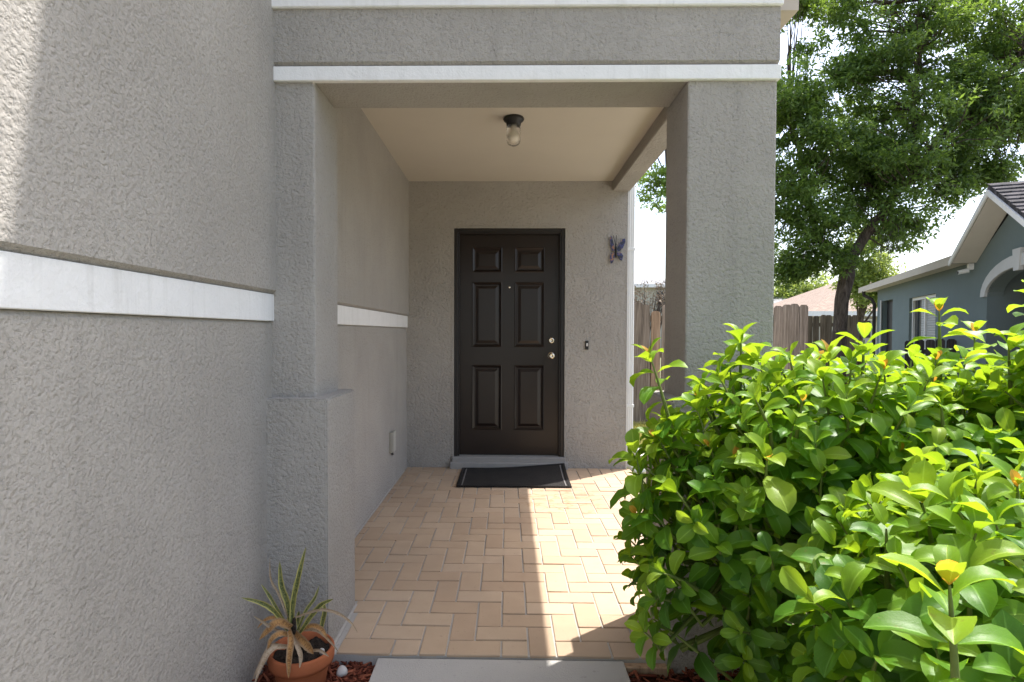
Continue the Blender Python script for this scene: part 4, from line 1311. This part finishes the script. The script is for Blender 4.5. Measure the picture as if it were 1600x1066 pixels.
# dry shrub over the fence, seen through the gap
root = thing('dry_shrub', (at(1015, 0, 9.6)[0], 9.6, GZ), 'dry tan shrub rising over the fence between downspout and pillar', 'shrub')
bmm = bmesh.new(); cs = []; g3 = np.random.default_rng(77)
for k in range(46):
    x, y, z = at(g3.uniform(985, 1045), g3.uniform(442, 482), 9.6 + g3.uniform(-.3, .3))
    tube(bmm, [Vector((root.location.x + g3.normal(0, .06), 9.6, GZ)), Vector((x * 0.6 + root.location.x * 0.4, y, z * 0.7)), Vector((x, y, z))], [0.012, 0.008, 0.003], 5, False)
    cs.append((x, y, z))
obj('branches', bmm, M['bark'], root)
V, F = leaf_cloud(np.array(cs), np.full(len(cs), 0.11), 22, 0.05, g3)
f = np_mesh('foliage', V, F, M['dry_leaf'], root); f['kind'] = 'stuff'

# ------------------------------------------------------------------ neighbouring teal house (its facade turned towards us)
DV = Vector((0.3641, 0.9313, 0)); NV = Vector((-0.9313, 0.3641, 0))       # along the facade (away), outwards
WO = Vector((7.657, 9.448, 0))
nh = thing('neighbour_house', (WO.x, WO.y, GZ), 'teal neighbouring house with arched entry and charcoal gable roof', 'house')
FR = Matrix(((DV.x, -NV.x, 0, WO.x), (DV.y, -NV.y, 0, WO.y), (0, 0, 1, 0), (0, 0, 0, 1)))   # local: x along facade, y into the house
def nobj(name, bm, mat, parent=nh, smooth=False):
    bmesh.ops.transform(bm, matrix=FR, verts=bm.verts)
    bmesh.ops.recalc_face_normals(bm, faces=bm.faces)
    return obj(name, bm, mat, parent, smooth)
EZ = 2.40
AC, AR, AS = -1.58, 1.10, 1.80              # arch centre, half span, springing
def arch_curve(rad_add, n=16):
    out = []
    for k in range(n + 1):
        a = math.pi * k / n
        out.append((AC + (AR + rad_add) * math.cos(a), AS + (0.36 + rad_add) * math.sin(a)))
    return out
b = bmesh.new()
bx(b, 6.20, 6.70, 0, 0.2, GZ, EZ); bx(b, 3.70, 5.12, 0, 0.2, GZ, EZ); bx(b, AC + AR, 1.92, 0, 0.2, GZ, EZ)
bx(b, 5.12, 6.20, 0, 0.2, 2.07, EZ); bx(b, 1.92, 3.70, 0, 0.2, 2.01, EZ); bx(b, 1.92, 3.70, 0, 0.2, GZ, 0.85)
bx(b, AC - AR - 2.2, AC - AR, 0, 0.2, GZ, EZ)
ap = arch_curve(0)
poly = [(x, z) for x, z in ap] + [(AC - AR, EZ), (AC + AR, EZ)]
prism(poly, 0, 0.2, 'Y', b)
nobj('facade_wall', b, M['teal'])
GA, GH, GS = -1.47, 3.10, 0.0               # gable apex position and height; rake from s = 0 to -3.08
nobj('gable_wall', prism([(0.0, EZ), (GA, GH - 0.02), (-2.94, EZ)], 0.002, 0.18, 'Y'), M['teal'])
ring = arch_curve(0.17) + list(reversed(arch_curve(0.0)))
nobj('arch_trim', prism(ring, -0.035, 0.02, 'Y'), M['arch_trim'])
nobj('keystone', prism([(AC - 0.08, 2.10), (AC + 0.08, 2.10), (AC + 0.12, 2.40), (AC - 0.12, 2.40)], -0.055, 0.0, 'Y'), M['arch_trim'])
b = bmesh.new()                              # recessed entry
bx(b, AC - AR - 0.2, AC + AR + 0.2, 1.25, 1.35, GZ, EZ); bx(b, AC + AR, AC + AR + 0.1, 0.2, 1.25, GZ, EZ); bx(b, AC - AR - 0.1, AC - AR, 0.2, 1.25, GZ, EZ)
bx(b, AC - AR, AC + AR, 0.2, 1.25, 2.3, EZ)
nobj('entry_recess', b, M['teal'])
nobj('entry_door', box(AC - 0.5, AC + 0.5, 1.20, 1.249, GZ, 2.0), M['black_door'])
b = bmesh.new()
bx(b, 6.50, 6.70, 0.2, 6, GZ, EZ); bx(b, -5, -4.8, 0.2, 6, GZ, EZ); bx(b, -5, 6.7, 6, 6.2, GZ, EZ)
nobj('rear_walls', b, M['teal'])
# side window with blind
wnw = nobj('window', box(1.93, 3.69, 0.10, 0.12, 0.86, 2.0), M['dark_glass'])
b = bmesh.new()
for (x0, x1, z0, z1) in ((1.92, 1.98, 0.85, 2.01), (3.64, 3.70, 0.85, 2.01), (2.78, 2.83, 0.91, 1.95), (1.98, 3.64, 0.85, 0.91), (1.98, 3.64, 1.95, 2.01)):
    bx(b, x0, x1, 0.055, 0.099, z0, z1)
nobj('frame', b, M['trim'], wnw)
for k in range(20):
    z = 0.93 + k * 0.051
    nobj('blind_slat', box(1.99, 3.15, 0.088, 0.097, z, z + 0.046), M['blind'], wnw)
nobj('sill', box(1.86, 3.76, -0.05, 0.05, 0.79, 0.85), M['trim'], wnw)
dk = nobj('side_door', box(5.12, 6.20, 0.12, 0.16, GZ, 2.07), M['black_frame'])
nobj('frame', box(6.20, 6.30, -0.02, 0.02, GZ, 2.10), M['blind'], dk)
# flat part: soffit, fascia, roof
nobj('soffit', box(0.02, 7.5, -0.25, 0.0, EZ, EZ + 0.02), M['soffit'])
nobj('fascia', box(-0.02, 7.62, -0.29, -0.25, EZ - 0.015, EZ + 0.13), M['fascia'])
nobj('flat_roof', box(0.0, 7.62, -0.25, 6.2, EZ + 0.022, EZ + 0.12), M['shingle_grey'])
# gable roof
def gable_roof():
    b = bmesh.new()
    o = 0.10
    L = [(0.02, EZ - 0.02), (GA, GH + 0.14), (-2.96, EZ - 0.02)]
    T = [(x, z + 0.10) for x, z in L]
    prism([L[0], T[0], T[1], L[1]], -0.33, 6.2, 'Y', b)
    prism([L[1], T[1], T[2], L[2]], -0.33, 6.2, 'Y', b)
    return b
rf = nobj('gable_roof', gable_roof(), M['shingle_dark'])
b = bmesh.new()
prism([(-0.03, EZ - 0.02), (-0.03, EZ + 0.04), (GA, GH + 0.13), (GA, GH + 0.07)], -0.325, 0.0, 'Y', b)
prism([(-2.91, EZ - 0.02), (-2.91, EZ + 0.04), (GA, GH + 0.13), (GA, GH + 0.07)], -0.325, 0.0, 'Y', b)
nobj('rake_soffit', b, M['soffit'], rf)
b = bmesh.new()
prism([(0.02, EZ - 0.06), (0.02, EZ + 0.02), (GA, GH + 0.16), (GA, GH + 0.08)], -0.36, -0.335, 'Y', b)
prism([(-2.96, EZ - 0.06), (-2.96, EZ + 0.02), (GA, GH + 0.16), (GA, GH + 0.08)], -0.36, -0.335, 'Y', b)
nobj('rake_board', b, M['trim'], rf)
# shingle courses on the slope turned towards us
sl_len = math.hypot(2.96 + GA, GH + 0.14 - EZ)
nrow = 12
for r_ in range(nrow):
    f0, f1 = r_ / nrow, (r_ + 1) / nrow
    x0, z0 = -2.96 + (GA + 2.96) * f0, EZ + 0.08 + (GH + 0.16 - EZ) * f0
    x1, z1 = -2.96 + (GA + 2.96) * f1, EZ + 0.08 + (GH + 0.16 - EZ) * f1
    nobj('shingle_course', prism([(x0, z0 + 0.004), (x0, z0 + 0.022), (x1 + 0.03, z1 + 0.012), (x1 + 0.03, z1 + 0.002)], -0.35, 6.2, 'Y'), M['shingle_dark'], rf)
gt = nobj('gutter_downspout', tube(bmesh.new(), [(7.0, -0.27, EZ), (7.0, -0.26, EZ - 0.12), (6.86, -0.10, EZ - 0.24), (6.76, -0.06, EZ - 0.36), (6.76, -0.06, GZ)], 0.045, 8), M['fence_dark'])
cm = nobj('security_camera', tube(bmesh.new(), [(0.10, -0.20, EZ - 0.16), (0.10, -0.06, EZ - 0.13)], [0.035, 0.04], 12), M['white_metal'])
nobj('lens', tube(bmesh.new(), [(0.10, -0.212, EZ - 0.163), (0.10, -0.199, EZ - 0.16)], 0.024, 12), M['dark_glass'], cm)
nobj('bracket', box(0.06, 0.14, -0.07, 0.0, EZ - 0.12, EZ - 0.02), M['white_metal'], cm)

# ------------------------------------------------------------------ far houses
def far_house(name, x0, x1, y0, y1, eave, ridge, rmat, label, wins=()):
    root = thing(name, ((x0 + x1) / 2, y0, GZ), label, 'house')
    obj('wall', box(x0 + 0.4, x1 - 0.4, y0 + 0.4, y1 - 0.4, GZ, eave), M['far_wall'], root)
    b = bmesh.new()
    ym = (y0 + y1) / 2; ins = min((y1 - y0) / 2, (x1 - x0) / 2 - 0.2)
    q = [b.verts.new(p) for p in ((x0, y0, eave), (x1, y0, eave), (x1, y1, eave), (x0, y1, eave), (x0 + ins, ym, ridge), (x1 - ins, ym, ridge))]
    for f in ((0, 1, 5, 4), (1, 2, 5), (2, 3, 4, 5), (3, 0, 4), (3, 2, 1, 0)): b.faces.new([q[i] for i in f])
    rf = obj('roof', b, rmat, root)
    obj('fascia', box(x0 - 0.05, x1 + 0.05, y0 - 0.08, y0 - 0.01, eave - 0.16, eave + 0.1), M['trim'], rf)
    obj('ridge_cap', tube(bmesh.new(), [(x0 + ins, ym, ridge), (x1 - ins, ym, ridge)], 0.09, 6), rmat, rf)
    for (a, b_, z0, z1) in wins:
        w = obj('window', box(a, b_, y0 + 0.36, y0 + 0.40, z0, z1), M['dark_glass'], root)
        obj('frame', box(a - 0.08, b_ + 0.08, y0 + 0.33, y0 + 0.36, z1, z1 + 0.08), M['trim'], w)
    return root
far_house('bungalow', 15.7, 27, 30, 40, 2.28, 4.6, M['shingle_brown'], 'low house with brown roof and white fascia behind the trunk', ((18, 19.2, 1.0, 1.9),))
far_house('bungalow', 18.5, 30, 46, 56, 2.9, 4.35, M['shingle_grey'], 'far house with pale grey roof left of the oak trunk')
far_house('two_storey_house', 6.0, 14.6, 45, 53, 4.95, 6.45, M['shingle_grey'], 'two-storey house with grey hip roof seen between downspout and pillar', ((11.9, 12.7, 3.3, 4.5),))
